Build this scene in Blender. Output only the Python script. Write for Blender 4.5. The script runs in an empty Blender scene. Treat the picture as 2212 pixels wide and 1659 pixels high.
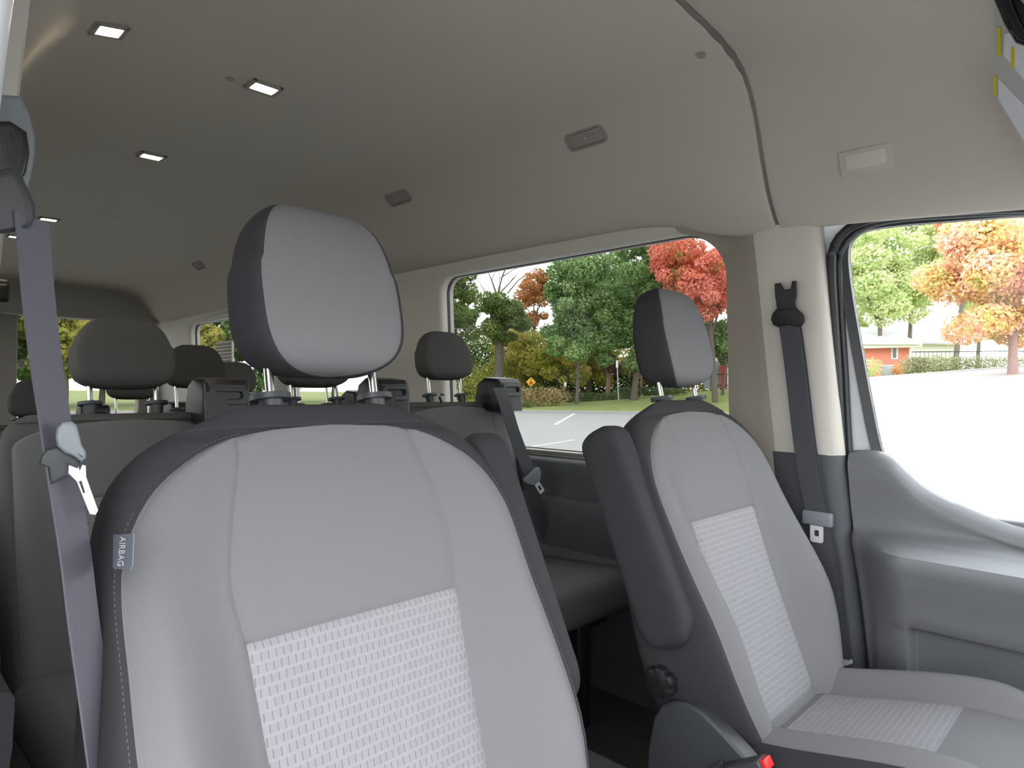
import bpy, bmesh, math, random
import numpy as np
from mathutils import Vector, Matrix
from mathutils.geometry import tessellate_polygon

random.seed(7)
SC = bpy.context.scene
COL = SC.collection

# ------------------------------------------------------------------ camera
# van axes: +X towards the driver's side, +Y towards the back of the van, +Z up; the eye is at the origin
W_, H_ = 2212.0, 1659.0
CX, CY, F = W_ / 2, H_ / 2, 1424.6
dY = Vector(((-350 - CX) / F, -(832 - CY) / F, -1)).normalized()      # van rearward axis seen by the camera
dX = Vector(((2500 - CX) / F, -(852 - CY) / F, -1)).normalized()      # van lateral axis seen by the camera
dX = (dX - dY * dX.dot(dY)).normalized()
dZ = dX.cross(dY)
R_ = Matrix((dX, dY, dZ))            # camera coords -> van coords
cam_d = bpy.data.cameras.new('camera'); cam = bpy.data.objects.new('camera', cam_d); COL.objects.link(cam)
cam.matrix_world = R_.to_4x4()
cam_d.sensor_width = 36.0; cam_d.lens = F / W_ * 36.0
cam_d.clip_start = 0.02; cam_d.clip_end = 600
SC.camera = cam

# ------------------------------------------------------------------ light and exposure
SKY = 5.6
w = bpy.data.worlds.new('overcast_sky'); SC.world = w; w.use_nodes = True
nt = w.node_tree; nt.nodes.clear()
o_ = nt.nodes.new('ShaderNodeOutputWorld'); b_ = nt.nodes.new('ShaderNodeBackground')
tc = nt.nodes.new('ShaderNodeTexCoord'); sp = nt.nodes.new('ShaderNodeSeparateXYZ'); cr = nt.nodes.new('ShaderNodeValToRGB')
nt.links.new(tc.outputs['Generated'], sp.inputs[0]); nt.links.new(sp.outputs['Z'], cr.inputs[0])
cr.color_ramp.elements[0].position = 0.0; cr.color_ramp.elements[0].color = (0.97, 0.975, 1.0, 1)
cr.color_ramp.elements[1].position = 0.8; cr.color_ramp.elements[1].color = (0.90, 0.94, 1.0, 1)
nt.links.new(cr.outputs[0], b_.inputs[0]); b_.inputs[1].default_value = SKY
nt.links.new(b_.outputs[0], o_.inputs[0])
SC.view_settings.view_transform = 'Standard'; SC.view_settings.look = 'None'
SC.view_settings.gamma = 1.0; SC.view_settings.use_curve_mapping = False
SC.view_settings.exposure = 0.0
SC.cycles.max_bounces = 10; SC.cycles.diffuse_bounces = 6; SC.cycles.transparent_max_bounces = 24
SC.cycles.sample_clamp_indirect = 6.0
SC.cycles.caustics_reflective = False; SC.cycles.caustics_refractive = False

# ------------------------------------------------------------------ geometry of the view
def ray(px, py):
    return (R_ @ Vector(((px - CX) / F, -(py - CY) / F, -1)))
def at(px, py, axis, val):
    d = ray(px, py); i = 'xyz'.index(axis); return d * (val / d[i])
def at_dist(px, py, dist):
    d = ray(px, py); return d * (dist / math.hypot(d.x, d.y))
MID = 0.965                          # centre plane of the van
def glass_dx(z): return 0.865 + (0.475 - z) * 0.055
def at_wall(px, py, off=0.0):        # point on the tilted plane of the driver's side wall
    d = ray(px, py)
    # x = MID+0.865+off+(0.475-z)*0.055
    t = (MID + 0.865 + off + 0.475 * 0.055) / (d.x + 0.055 * d.z)
    return d * t

# ------------------------------------------------------------------ materials
def new_mat(name):
    m = bpy.data.materials.new(name); m.use_nodes = True
    return m, m.node_tree, m.node_tree.nodes['Principled BSDF']
def mat(name, col, rough=0.6, metal=0.0, noise=0.0, nscale=300.0, bump=0.0, bscale=400.0, spec=0.5, sheen=0.0):
    m, t, p = new_mat(name)
    p.inputs['Base Color'].default_value = (*col, 1); p.inputs['Roughness'].default_value = rough
    p.inputs['Metallic'].default_value = metal; p.inputs['Specular IOR Level'].default_value = spec
    if sheen: p.inputs['Sheen Weight'].default_value = sheen
    tc = t.nodes.new('ShaderNodeTexCoord')
    if noise:
        n = t.nodes.new('ShaderNodeTexNoise'); n.inputs['Scale'].default_value = nscale; n.inputs['Detail'].default_value = 3
        t.links.new(tc.outputs['Object'], n.inputs['Vector'])
        mx = t.nodes.new('ShaderNodeMix'); mx.data_type = 'RGBA'
        mx.inputs['A'].default_value = tuple(c * (1 - noise) for c in col) + (1,)
        mx.inputs['B'].default_value = tuple(min(1, c * (1 + noise)) for c in col) + (1,)
        t.links.new(n.outputs['Fac'], mx.inputs['Factor']); t.links.new(mx.outputs['Result'], p.inputs['Base Color'])
    if bump:
        n = t.nodes.new('ShaderNodeTexNoise'); n.inputs['Scale'].default_value = bscale; n.inputs['Detail'].default_value = 2
        t.links.new(tc.outputs['Object'], n.inputs['Vector'])
        b = t.nodes.new('ShaderNodeBump'); b.inputs['Strength'].default_value = bump; b.inputs['Distance'].default_value = 0.002
        t.links.new(n.outputs['Fac'], b.inputs['Height']); t.links.new(b.outputs[0], p.inputs['Normal'])
    return m
def knit(name, col, rough=0.9, period=0.0022, amt=0.05):
    m, t, p = new_mat(name)
    p.inputs['Roughness'].default_value = rough; p.inputs['Specular IOR Level'].default_value = 0.25
    uv = t.nodes.new('ShaderNodeUVMap'); uv.uv_map = 'cloth'
    wv = t.nodes.new('ShaderNodeTexWave'); wv.inputs['Scale'].default_value = 0.314 / period
    wv.inputs['Distortion'].default_value = 0.6; wv.inputs['Detail'].default_value = 1
    t.links.new(uv.outputs[0], wv.inputs['Vector'])
    mx = t.nodes.new('ShaderNodeMix'); mx.data_type = 'RGBA'
    mx.inputs['A'].default_value = tuple(c * (1 - amt) for c in col) + (1,)
    mx.inputs['B'].default_value = tuple(c * (1 + amt) for c in col) + (1,)
    t.links.new(wv.outputs['Fac'], mx.inputs['Factor']); t.links.new(mx.outputs['Result'], p.inputs['Base Color'])
    return m
def weave(name, col, dark, scale=1.0):
    m, t, p = new_mat(name)
    p.inputs['Roughness'].default_value = 0.85; p.inputs['Specular IOR Level'].default_value = 0.3
    uv = t.nodes.new('ShaderNodeUVMap'); uv.uv_map = 'cloth'
    br = t.nodes.new('ShaderNodeTexBrick'); br.offset = 0.5; br.squash = 1.0
    br.inputs['Scale'].default_value = 1.0
    br.inputs['Brick Width'].default_value = 0.0088 * scale; br.inputs['Row Height'].default_value = 0.0125 * scale
    br.inputs['Mortar Size'].default_value = 0.00062 * scale; br.inputs['Mortar Smooth'].default_value = 0.25
    br.inputs['Color1'].default_value = (*col, 1); br.inputs['Color2'].default_value = (*[c * 0.93 for c in col], 1)
    br.inputs['Mortar'].default_value = (*dark, 1)
    t.links.new(uv.outputs[0], br.inputs['Vector'])
    # the raised light bars between the rows: a second band along v
    s = t.nodes.new('ShaderNodeSeparateXYZ'); t.links.new(uv.outputs[0], s.inputs[0])
    md = t.nodes.new('ShaderNodeMath'); md.operation = 'FRACT'
    dv = t.nodes.new('ShaderNodeMath'); dv.operation = 'DIVIDE'; dv.inputs[1].default_value = 0.0125 * scale
    t.links.new(s.outputs['Y'], dv.inputs[0]); t.links.new(dv.outputs[0], md.inputs[0])
    pp = t.nodes.new('ShaderNodeMath'); pp.operation = 'PINGPONG'; pp.inputs[1].default_value = 0.5
    t.links.new(md.outputs[0], pp.inputs[0])
    lt = t.nodes.new('ShaderNodeMath'); lt.operation = 'LESS_THAN'; lt.inputs[1].default_value = 0.13
    t.links.new(pp.outputs[0], lt.inputs[0])
    mx = t.nodes.new('ShaderNodeMix'); mx.data_type = 'RGBA'; mx.inputs['B'].default_value = (*[min(1, c * 1.07) for c in col], 1)
    t.links.new(lt.outputs[0], mx.inputs['Factor']); t.links.new(br.outputs['Color'], mx.inputs['A'])
    t.links.new(mx.outputs['Result'], p.inputs['Base Color'])
    iv = t.nodes.new('ShaderNodeMath'); iv.operation = 'SUBTRACT'; iv.inputs[0].default_value = 1.0
    t.links.new(br.outputs['Fac'], iv.inputs[1])
    b = t.nodes.new('ShaderNodeBump'); b.inputs['Strength'].default_value = 0.5; b.inputs['Distance'].default_value = 0.001
    t.links.new(iv.outputs[0], b.inputs['Height']); t.links.new(b.outputs[0], p.inputs['Normal'])
    return m
def glass(name, tint, refl=0.05):
    m = bpy.data.materials.new(name); m.use_nodes = True; t = m.node_tree; t.nodes.clear()
    o = t.nodes.new('ShaderNodeOutputMaterial'); mix = t.nodes.new('ShaderNodeMixShader')
    tr = t.nodes.new('ShaderNodeBsdfTransparent'); tr.inputs[0].default_value = (*tint, 1)
    g = t.nodes.new('ShaderNodeBsdfGlossy'); g.inputs['Roughness'].default_value = 0.02
    mix.inputs[0].default_value = refl
    t.links.new(tr.outputs[0], mix.inputs[1]); t.links.new(g.outputs[0], mix.inputs[2]); t.links.new(mix.outputs[0], o.inputs[0])
    return m
def leafmat(name, cols, nscale=0.5, trans=0.35):
    m = bpy.data.materials.new(name); m.use_nodes = True; t = m.node_tree; t.nodes.clear()
    o = t.nodes.new('ShaderNodeOutputMaterial'); d = t.nodes.new('ShaderNodeBsdfDiffuse'); tl = t.nodes.new('ShaderNodeBsdfTranslucent')
    mix = t.nodes.new('ShaderNodeMixShader'); mix.inputs[0].default_value = trans
    g = t.nodes.new('ShaderNodeNewGeometry'); tc = t.nodes.new('ShaderNodeTexCoord')
    n = t.nodes.new('ShaderNodeTexNoise'); n.inputs['Scale'].default_value = nscale; n.inputs['Detail'].default_value = 2
    t.links.new(tc.outputs['Object'], n.inputs['Vector'])
    a = t.nodes.new('ShaderNodeMath'); a.operation = 'MULTIPLY_ADD'; a.inputs[1].default_value = 0.45
    t.links.new(g.outputs['Random Per Island'], a.inputs[0])
    s = t.nodes.new('ShaderNodeMath'); s.operation = 'MULTIPLY_ADD'; s.inputs[1].default_value = 1.6; s.inputs[2].default_value = -0.52
    t.links.new(n.outputs['Fac'], s.inputs[0]); t.links.new(s.outputs[0], a.inputs[2])
    r = t.nodes.new('ShaderNodeValToRGB'); r.color_ramp.elements[0].color = (*cols[0], 1); r.color_ramp.elements[1].color = (*cols[-1], 1)
    for i, c in enumerate(cols[1:-1]):
        e = r.color_ramp.elements.new((i + 1) / (len(cols) - 1)); e.color = (*c, 1)
    t.links.new(a.outputs[0], r.inputs[0])
    t.links.new(r.outputs[0], d.inputs[0]); t.links.new(r.outputs[0], tl.inputs[0])
    t.links.new(d.outputs[0], mix.inputs[1]); t.links.new(tl.outputs[0], mix.inputs[2]); t.links.new(mix.outputs[0], o.inputs[0])
    return m
def emit(name, col, s):
    m = bpy.data.materials.new(name); m.use_nodes = True; t = m.node_tree; t.nodes.clear()
    o = t.nodes.new('ShaderNodeOutputMaterial'); e = t.nodes.new('ShaderNodeEmission')
    e.inputs[0].default_value = (*col, 1); e.inputs[1].default_value = s; t.links.new(e.outputs[0], o.inputs[0]); return m

M = {}
M['headliner'] = mat('headliner_fabric', (0.57, 0.525, 0.46), 0.95, noise=0.05, nscale=500, bump=0.15, bscale=700, spec=0.1)
M['trim_light'] = mat('light_grey_trim', (0.64, 0.61, 0.55), 0.55, noise=0.02, bump=0.1, bscale=900, spec=0.4)
M['trim_mid'] = mat('warm_grey_trim', (0.33, 0.31, 0.28), 0.7, noise=0.02, bump=0.1, bscale=900, spec=0.3)
M['trim_dark'] = mat('charcoal_trim', (0.085, 0.09, 0.098), 0.5, noise=0.05, bump=0.25, bscale=1200, spec=0.45)
M['door_dark'] = mat('grey_door_plastic', (0.178, 0.183, 0.195), 0.30, noise=0.04, bump=0.25, bscale=1500, spec=0.5)
M['rubber'] = mat('black_rubber', (0.022, 0.024, 0.027), 0.45, spec=0.5)
M['black'] = mat('black_plastic', (0.014, 0.014, 0.015), 0.35, bump=0.1)
M['dgrey'] = mat('dark_grey_plastic', (0.045, 0.048, 0.053), 0.45, bump=0.1)
M['mgrey'] = mat('mid_grey_plastic', (0.20, 0.22, 0.24), 0.4)
M['paint'] = mat('white_body_paint', (0.78, 0.80, 0.82), 0.25, spec=0.5)
M['chrome'] = mat('polished_steel', (0.72, 0.72, 0.70), 0.16, metal=1.0)
M['tongue'] = mat('bright_tongue_steel', (0.92, 0.92, 0.94), 0.3, metal=0.35)
M['web_lit'] = mat('lit_grey_webbing', (0.125, 0.122, 0.150), 0.7, noise=0.12, nscale=900, bump=0.2, bscale=1500)  # belt webbing lightened: the bright light on it is put into the colour
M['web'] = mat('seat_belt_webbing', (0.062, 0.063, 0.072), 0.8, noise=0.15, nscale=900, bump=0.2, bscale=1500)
M['seat_light'] = knit('light_grey_knit', (0.175, 0.174, 0.180))
M['seat_dark'] = knit('charcoal_knit', (0.040, 0.038, 0.043), amt=.03)
M['bench'] = knit('dark_bench_knit', (0.075, 0.072, 0.069), amt=.03)
M['bench_mid'] = knit('grey_bench_knit', (0.13, 0.13, 0.13))
M['insert'] = weave('woven_insert', (0.285, 0.28, 0.295), (0.17, 0.17, 0.19))
M['bench_insert'] = weave('bench_woven_insert', (0.20, 0.195, 0.19), (0.10, 0.10, 0.10))
M['thread'] = mat('pale_thread', (0.12, 0.12, 0.13), 0.8)
M['reveal'] = mat('shaded_reveal_trim', (0.34, 0.31, 0.27), 0.75, noise=0.02, bump=0.1, bscale=900, spec=0.2)  # pillar trim darkened: the shade on the slanted reveal is put into the colour
M['seam'] = mat('dark_seam', (0.03, 0.03, 0.035), 0.9)
M['red'] = mat('red_release_button', (0.75, 0.03, 0.03), 0.35)
M['floor'] = mat('black_floor_mat', (0.05, 0.048, 0.046), 0.85, noise=0.2, bump=0.3, bscale=200)
M['tagcloth'] = mat('slate_tag_cloth', (0.16, 0.18, 0.22), 0.8)
M['white'] = mat('white_ink', (0.8, 0.8, 0.8), 0.7)
M['yellow'] = mat('yellow_ink', (0.62, 0.55, 0.03), 0.7)
M['paper'] = mat('white_label_paper', (0.72, 0.74, 0.78), 0.6, noise=0.08, nscale=60)
M['visor'] = mat('visor_cloth', (0.50, 0.50, 0.48), 0.9, bump=0.1)
M['lens'] = emit('lit_lamp_lens', (1.0, 0.84, 0.62), 70.0)
M['lens_dim'] = mat('lamp_lens_frost', (0.8, 0.75, 0.65), 0.4)
M['clear'] = glass('clear_glass', (0.955, 0.97, 0.965), 0.012)
M['tint'] = glass('privacy_glass', (0.565, 0.575, 0.565), 0.006)
M['asphalt'] = mat('worn_asphalt', (0.375, 0.365, 0.355), 0.9, noise=0.12, nscale=0.35, bump=0.2, bscale=30)
M['grass'] = mat('autumn_lawn', (0.27, 0.31, 0.10), 0.95, noise=0.28, nscale=0.6, bump=0.4, bscale=8)
M['kerb'] = mat('kerb_concrete', (0.40, 0.39, 0.37), 0.9, noise=0.1, nscale=2)
M['linep'] = mat('white_road_paint', (0.75, 0.75, 0.74), 0.8, noise=0.08, nscale=5)
M['bark'] = mat('grey_bark', (0.16, 0.13, 0.11), 0.95, noise=0.3, nscale=4)
M['barkp'] = mat('pinkish_bark', (0.30, 0.20, 0.17), 0.95, noise=0.3, nscale=4)
M['brick'] = mat('red_brick', (0.60, 0.20, 0.16), 0.9, noise=0.15, nscale=3)
M['white_wood'] = mat('white_painted_wood', (0.75, 0.75, 0.73), 0.6)
M['roof_pale'] = mat('pale_shingles', (0.50, 0.49, 0.50), 0.9, noise=0.1, nscale=3)
M['iron'] = mat('black_iron', (0.02, 0.025, 0.025), 0.6)
M['winpane'] = mat('dark_window_pane', (0.05, 0.06, 0.08), 0.15)
M['galv'] = mat('galvanised_post', (0.35, 0.38, 0.41), 0.5, metal=0.3)
M['sign_yellow'] = mat('sign_yellow', (0.85, 0.50, 0.02), 0.5)
M['sign_red'] = mat('sign_red', (0.70, 0.05, 0.03), 0.5)
M['sign_black'] = mat('sign_black', (0.02, 0.02, 0.02), 0.5)
M['mulch'] = mat('reddish_mulch', (0.30, 0.13, 0.07), 0.95, noise=0.3, nscale=3)
M['acbox'] = mat('grey_unit_casing', (0.35, 0.37, 0.40), 0.6)
L = {}
L['green'] = leafmat('green_leaves', [(0.10, 0.18, 0.07), (0.19, 0.31, 0.12), (0.32, 0.45, 0.19), (0.46, 0.56, 0.28)], 0.6)
L['green2'] = leafmat('pine_green_leaves', [(0.11, 0.16, 0.06), (0.20, 0.27, 0.09), (0.33, 0.38, 0.13)], 0.5)
L['yellow'] = leafmat('yellow_green_leaves', [(0.20, 0.27, 0.07), (0.42, 0.43, 0.10), (0.58, 0.53, 0.14), (0.66, 0.40, 0.18)], 0.5)
L['orange'] = leafmat('orange_leaves', [(0.36, 0.28, 0.08), (0.66, 0.32, 0.14), (0.75, 0.42, 0.22)], 0.5)
L['red'] = leafmat('red_leaves', [(0.34, 0.40, 0.12), (0.78, 0.27, 0.17), (0.88, 0.34, 0.25), (0.90, 0.48, 0.40)], 0.45)
L['maple'] = leafmat('orange_maple_leaves', [(0.38, 0.46, 0.14), (0.80, 0.58, 0.24), (0.82, 0.52, 0.36), (0.88, 0.62, 0.54)], 0.5)
L['pale'] = leafmat('overexposed_pale_leaves', [(0.30, 0.42, 0.16), (0.48, 0.58, 0.26), (0.62, 0.66, 0.36), (0.70, 0.70, 0.50)], 0.5)  # leaves lightened: overexposure through the clear door window is put into the colour
L['hedge'] = leafmat('hedge_leaves', [(0.09, 0.14, 0.06), (0.17, 0.23, 0.10), (0.27, 0.30, 0.14)], 1.0)
L['hedge_pale'] = leafmat('pale_hedge_leaves', [(0.26, 0.22, 0.14), (0.34, 0.36, 0.20), (0.44, 0.44, 0.26)], 1.0)  # lighter, browner leaf colours for the clipped hedges
L['brown'] = leafmat('mauve_brown_twigs', [(0.18, 0.12, 0.10), (0.28, 0.18, 0.15)], 1.0)
L['straw'] = leafmat('straw_grass_blades', [(0.34, 0.28, 0.13), (0.50, 0.40, 0.20), (0.58, 0.47, 0.28)], 1.0)
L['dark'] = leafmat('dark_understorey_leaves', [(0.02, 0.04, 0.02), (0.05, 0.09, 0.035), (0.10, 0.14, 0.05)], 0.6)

# ------------------------------------------------------------------ object helpers
def tag(o, label=None, cat=None, group=None, kind=None):
    if label: o['label'] = label
    if cat: o['category'] = cat
    if group: o['group'] = group
    if kind: o['kind'] = kind
    return o
def thing(name, label, cat, loc=(0, 0, 0), group=None, kind=None):
    o = bpy.data.objects.new(name, None); COL.objects.link(o); o.location = loc
    o.empty_display_size = 0.05
    return tag(o, label, cat, group, kind)
def root_loc(parent):
    v = Vector((0, 0, 0)); p = parent
    while p is not None:
        v += p.location; p = p.parent
    return v
def mk(name, verts, faces, m, parent=None, smooth=True, uvs=None, loc=None, auto=None):
    off = root_loc(parent)
    if loc is not None: off = Vector(loc)
    me = bpy.data.meshes.new(name)
    me.from_pydata([tuple(Vector(v) - off) for v in verts], [], [tuple(f) for f in faces])
    if uvs is not None:
        ul = me.uv_layers.new(name='cloth')
        li = np.zeros(len(me.loops), dtype=np.int32); me.loops.foreach_get('vertex_index', li)
        a = np.array(uvs, dtype=np.float32)[li]; ul.data.foreach_set('uv', a.ravel())
    me.validate()
    me.materials.append(m)
    if smooth: me.polygons.foreach_set('use_smooth', [True] * len(me.polygons))
    o = bpy.data.objects.new(name, me); COL.objects.link(o)
    if parent is not None: o.parent = parent
    if loc is not None: o.location = loc
    if auto is not None: me.set_sharp_from_angle(angle=math.radians(auto))
    return o
def from_bm(name, bm, m, parent=None, smooth=True, auto=40, loc=None):
    off = root_loc(parent) if loc is None else Vector(loc)
    bmesh.ops.recalc_face_normals(bm, faces=bm.faces)
    bmesh.ops.translate(bm, verts=bm.verts, vec=-off)
    me = bpy.data.meshes.new(name); bm.to_mesh(me); bm.free()
    me.materials.append(m)
    if smooth:
        me.polygons.foreach_set('use_smooth', [True] * len(me.polygons))
        if auto: me.set_sharp_from_angle(angle=math.radians(auto))
    o = bpy.data.objects.new(name, me); COL.objects.link(o)
    if parent is not None: o.parent = parent
    if loc is not None: o.location = loc
    return o
def bm_box(bm, c, size, bev=0.0, rot=None, seg=3):
    r = bmesh.ops.create_cube(bm, size=1.0); vs = r['verts']
    bmesh.ops.scale(bm, vec=size, verts=vs)
    if bev > 0:
        es = list({e for v in vs for e in v.link_edges})
        rr = bmesh.ops.bevel(bm, geom=es, offset=bev, segments=seg, affect='EDGES', profile=0.5)
        vs = list({v for f in rr['faces'] for v in f.verts} | {v for v in vs if v.is_valid})
    mt = (rot.to_4x4() if rot is not None else Matrix.Identity(4))
    bmesh.ops.transform(bm, matrix=Matrix.Translation(Vector(c)) @ mt, verts=vs)
    return vs
def box(name, c, size, m, parent=None, bev=0.004, rot=None, loc=None, seg=3):
    bm = bmesh.new(); bm_box(bm, c, size, bev, rot, seg); return from_bm(name, bm, m, parent, loc=loc)
def frame_to(d, up=(0, 0, 1)):
    d = Vector(d).normalized(); u = Vector(up)
    if abs(d.dot(u)) > 0.98: u = Vector((1, 0, 0))
    s = d.cross(u).normalized(); return s, s.cross(d).normalized()
def bm_tube(bm, pts, rad, n=12, closed=False, cap=True, flat=None):
    pts = [Vector(p) for p in pts]; rings = []; N = len(pts)
    for i, p in enumerate(pts):
        a = pts[(i - 1) % N] if (closed or i > 0) else p; b = pts[(i + 1) % N] if (closed or i < N - 1) else p
        s, u = frame_to(b - a)
        r = rad[i] if isinstance(rad, (list, tuple)) else rad
        rings.append([bm.verts.new(p + (s * math.cos(2 * math.pi * k / n) + u * math.sin(2 * math.pi * k / n) * (flat or 1)) * r) for k in range(n)])
    rng = range(N) if closed else range(N - 1)
    for i in rng:
        A, B = rings[i], rings[(i + 1) % N]
        for k in range(n):
            try: bm.faces.new((A[k], A[(k + 1) % n], B[(k + 1) % n], B[k]))
            except ValueError: pass
    if cap and not closed:
        bm.faces.new(list(reversed(rings[0]))); bm.faces.new(rings[-1])
def tube(name, pts, rad, m, parent=None, n=12, closed=False, loc=None, flat=None):
    bm = bmesh.new(); bm_tube(bm, pts, rad, n, closed, flat=flat); return from_bm(name, bm, m, parent, loc=loc)
def bm_strip(bm, pts, wd, th, nrm=None):
    """a flat band: pts centre line, wd vectors (full width) per point, thickness along the normal"""
    pts = [Vector(p) for p in pts]; rows = []
    for i, p in enumerate(pts):
        a = pts[max(0, i - 1)]; b = pts[min(len(pts) - 1, i + 1)]
        wv = Vector(wd[i]) if isinstance(wd[0], (tuple, list, Vector)) else Vector(wd)
        n = (b - a).cross(wv).normalized() * th / 2
        rows.append([bm.verts.new(p - wv / 2 - n), bm.verts.new(p + wv / 2 - n), bm.verts.new(p + wv / 2 + n), bm.verts.new(p - wv / 2 + n)])
    for i in range(len(rows) - 1):
        for k in range(4):
            bm.faces.new((rows[i][k], rows[i][(k + 1) % 4], rows[i + 1][(k + 1) % 4], rows[i + 1][k]))
    bm.faces.new(rows[0][::-1]); bm.faces.new(rows[-1])
def strip(name, pts, wd, th, m, parent=None, loc=None):
    bm = bmesh.new(); bm_strip(bm, pts, wd, th); return from_bm(name, bm, m, parent, loc=loc)
def rrect(x0, x1, y0, y1, r, n=8, rs=None):
    """rounded rectangle, counter clockwise from bottom left; rs: radii of the four corners bl, br, tr, tl"""
    rs = rs or [r] * 4; out = []
    for (cx, cy, a0, rr) in ((x0, y0, 180, rs[0]), (x1, y0, 270, rs[1]), (x1, y1, 0, rs[2]), (x0, y1, 90, rs[3])):
        ox = cx + (rr if cx == x0 else -rr); oy = cy + (rr if cy == y0 else -rr)
        for k in range(n + 1):
            a = math.radians(a0 + 90 * k / n); out.append((ox + rr * math.cos(a), oy + rr * math.sin(a)))
    return out
def plate(name, outer, holes, f0, f1, m, parent=None, bev=0.0, loc=None):
    """a plate with holes; f0(a,b), f1(a,b) map the flat outline to the front and back faces"""
    loops = [outer] + holes
    tris = tessellate_polygon([[Vector((p[0], p[1], 0)) for p in l] for l in loops])
    flat = [p for l in loops for p in l]
    bm = bmesh.new()
    A = [bm.verts.new(f0(*p)) for p in flat]; B = [bm.verts.new(f1(*p)) for p in flat]
    for t in tris:
        for V in (A, B):
            try: bm.faces.new([V[i] for i in t])
            except ValueError: pass
    k = 0; rim = []
    for l in loops:
        n = len(l)
        for i in range(n):
            j = (i + 1) % n
            try: bm.faces.new((A[k + i], A[k + j], B[k + j], B[k + i]))
            except ValueError: pass
            rim.append((A[k + i], A[k + j]))
        k += n
    bmesh.ops.recalc_face_normals(bm, faces=bm.faces)
    if bev:
        es = [e for e in (bm.edges.get(p) for p in rim) if e]
        bmesh.ops.bevel(bm, geom=es, offset=bev, segments=4, affect='EDGES', profile=0.6)
    return from_bm(name, bm, m, parent, auto=35, loc=loc)
def grid_faces(nr, nc, wrap=False):
    f = []
    for i in range(nr - 1):
        for j in range(nc if wrap else nc - 1):
            a, b = i * nc + j, i * nc + (j + 1) % nc
            f.append((a, b, b + nc, a + nc))
    return f
def prism(name, outline, f0, f1, m, parent=None, bev=0.0, loc=None, seg=3):
    bm = bmesh.new()
    A = [bm.verts.new(f0(*p)) for p in outline]; B = [bm.verts.new(f1(*p)) for p in outline]
    bm.faces.new(A[::-1]); bm.faces.new(B); n = len(A)
    for i in range(n): bm.faces.new((A[i], A[(i + 1) % n], B[(i + 1) % n], B[i]))
    bmesh.ops.recalc_face_normals(bm, faces=bm.faces)
    if bev:
        es = [e for v in (A, B) for e in (bm.edges.get((v[i], v[(i + 1) % n])) for i in range(n)) if e]
        bmesh.ops.bevel(bm, geom=es, offset=bev, segments=seg, affect='EDGES', profile=0.6)
    return from_bm(name, bm, m, parent, auto=35, loc=loc)
def sstep(a, b, x):
    t = min(1, max(0, (x - a) / (b - a))); return t * t * (3 - 2 * t)
def lerp_tab(tab, x):
    if x <= tab[0][0]: return tab[0][1]
    for (a, va), (b, vb) in zip(tab, tab[1:]):
        if x <= b: return va + (vb - va) * (x - a) / (b - a)
    return tab[-1][1]
def smooth_tab(tab, x):
    xs = [t[0] for t in tab]; ys = [t[1] for t in tab]
    if x <= xs[0]: return ys[0]
    if x >= xs[-1]: return ys[-1]
    for i in range(len(xs) - 1):
        if x <= xs[i + 1]: break
    h = xs[i + 1] - xs[i]; t = (x - xs[i]) / h
    def sl(k):
        if k == 0: return (ys[1] - ys[0]) / (xs[1] - xs[0])
        if k == len(xs) - 1: return (ys[-1] - ys[-2]) / (xs[-1] - xs[-2])
        return (ys[k + 1] - ys[k - 1]) / (xs[k + 1] - xs[k - 1])
    m0, m1 = sl(i) * h, sl(i + 1) * h
    return (2*t**3-3*t**2+1)*ys[i] + (t**3-2*t**2+t)*m0 + (-2*t**3+3*t**2)*ys[i+1] + (t**3-t**2)*m1
def copy_tree(o, parent=None):
    c = o.copy(); COL.objects.link(c); c.parent = parent
    for ch in list(o.children): copy_tree(ch, c)
    return c

# ================================================================== THE VAN SHELL
ZF = -1.0                            # floor level
YR = 5.80                            # rear doors
ZC = 0.835
# cross-section of the headliner: (distance from the centre plane, height)
PROF = [(0, ZC + .010), (.15, ZC + .010), (.30, ZC + .006), (.42, ZC), (.50, ZC - .008), (.56, ZC - .022), (.605, ZC - .042), (.64, ZC - .075),
        (.668, ZC - .12), (.690, ZC - .17), (.715, ZC - .23), (.745, ZC - .29), (.778, ZC - .335), (.815, ZC - .37)]
def z_bottom(y):                     # lower edge of the headliner along the side
    return smooth_tab([(-.4, .36), (.0, .385), (.21, .405), (.45, .425), (.60, .437), (.735, .44), (.85, .443), (.95, .47), (1.08, .515), (1.25, .53), (2.4, .535), (5.9, .50)], y)
def roof_pt(i, y, side, lift=0.0):
    dx, z = PROF[i]
    drop = 0.0
    if y < 0.735: drop = 0.27 * (0.735 - y) + 0.40 * max(0, 0.27 - y)
    if y > 4.7: drop = 0.10 * sstep(4.7, 5.7, y)
    zb = z_bottom(y); top = ZC - drop; k = (top - zb) / (ZC - PROF[-1][1])
    z = zb + (z - PROF[-1][1]) * k
    if y < 0.735: dx = dx
    return Vector((MID + side * (dx + lift * (i / len(PROF))), y, z + lift * (1 - i / len(PROF))))
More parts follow.
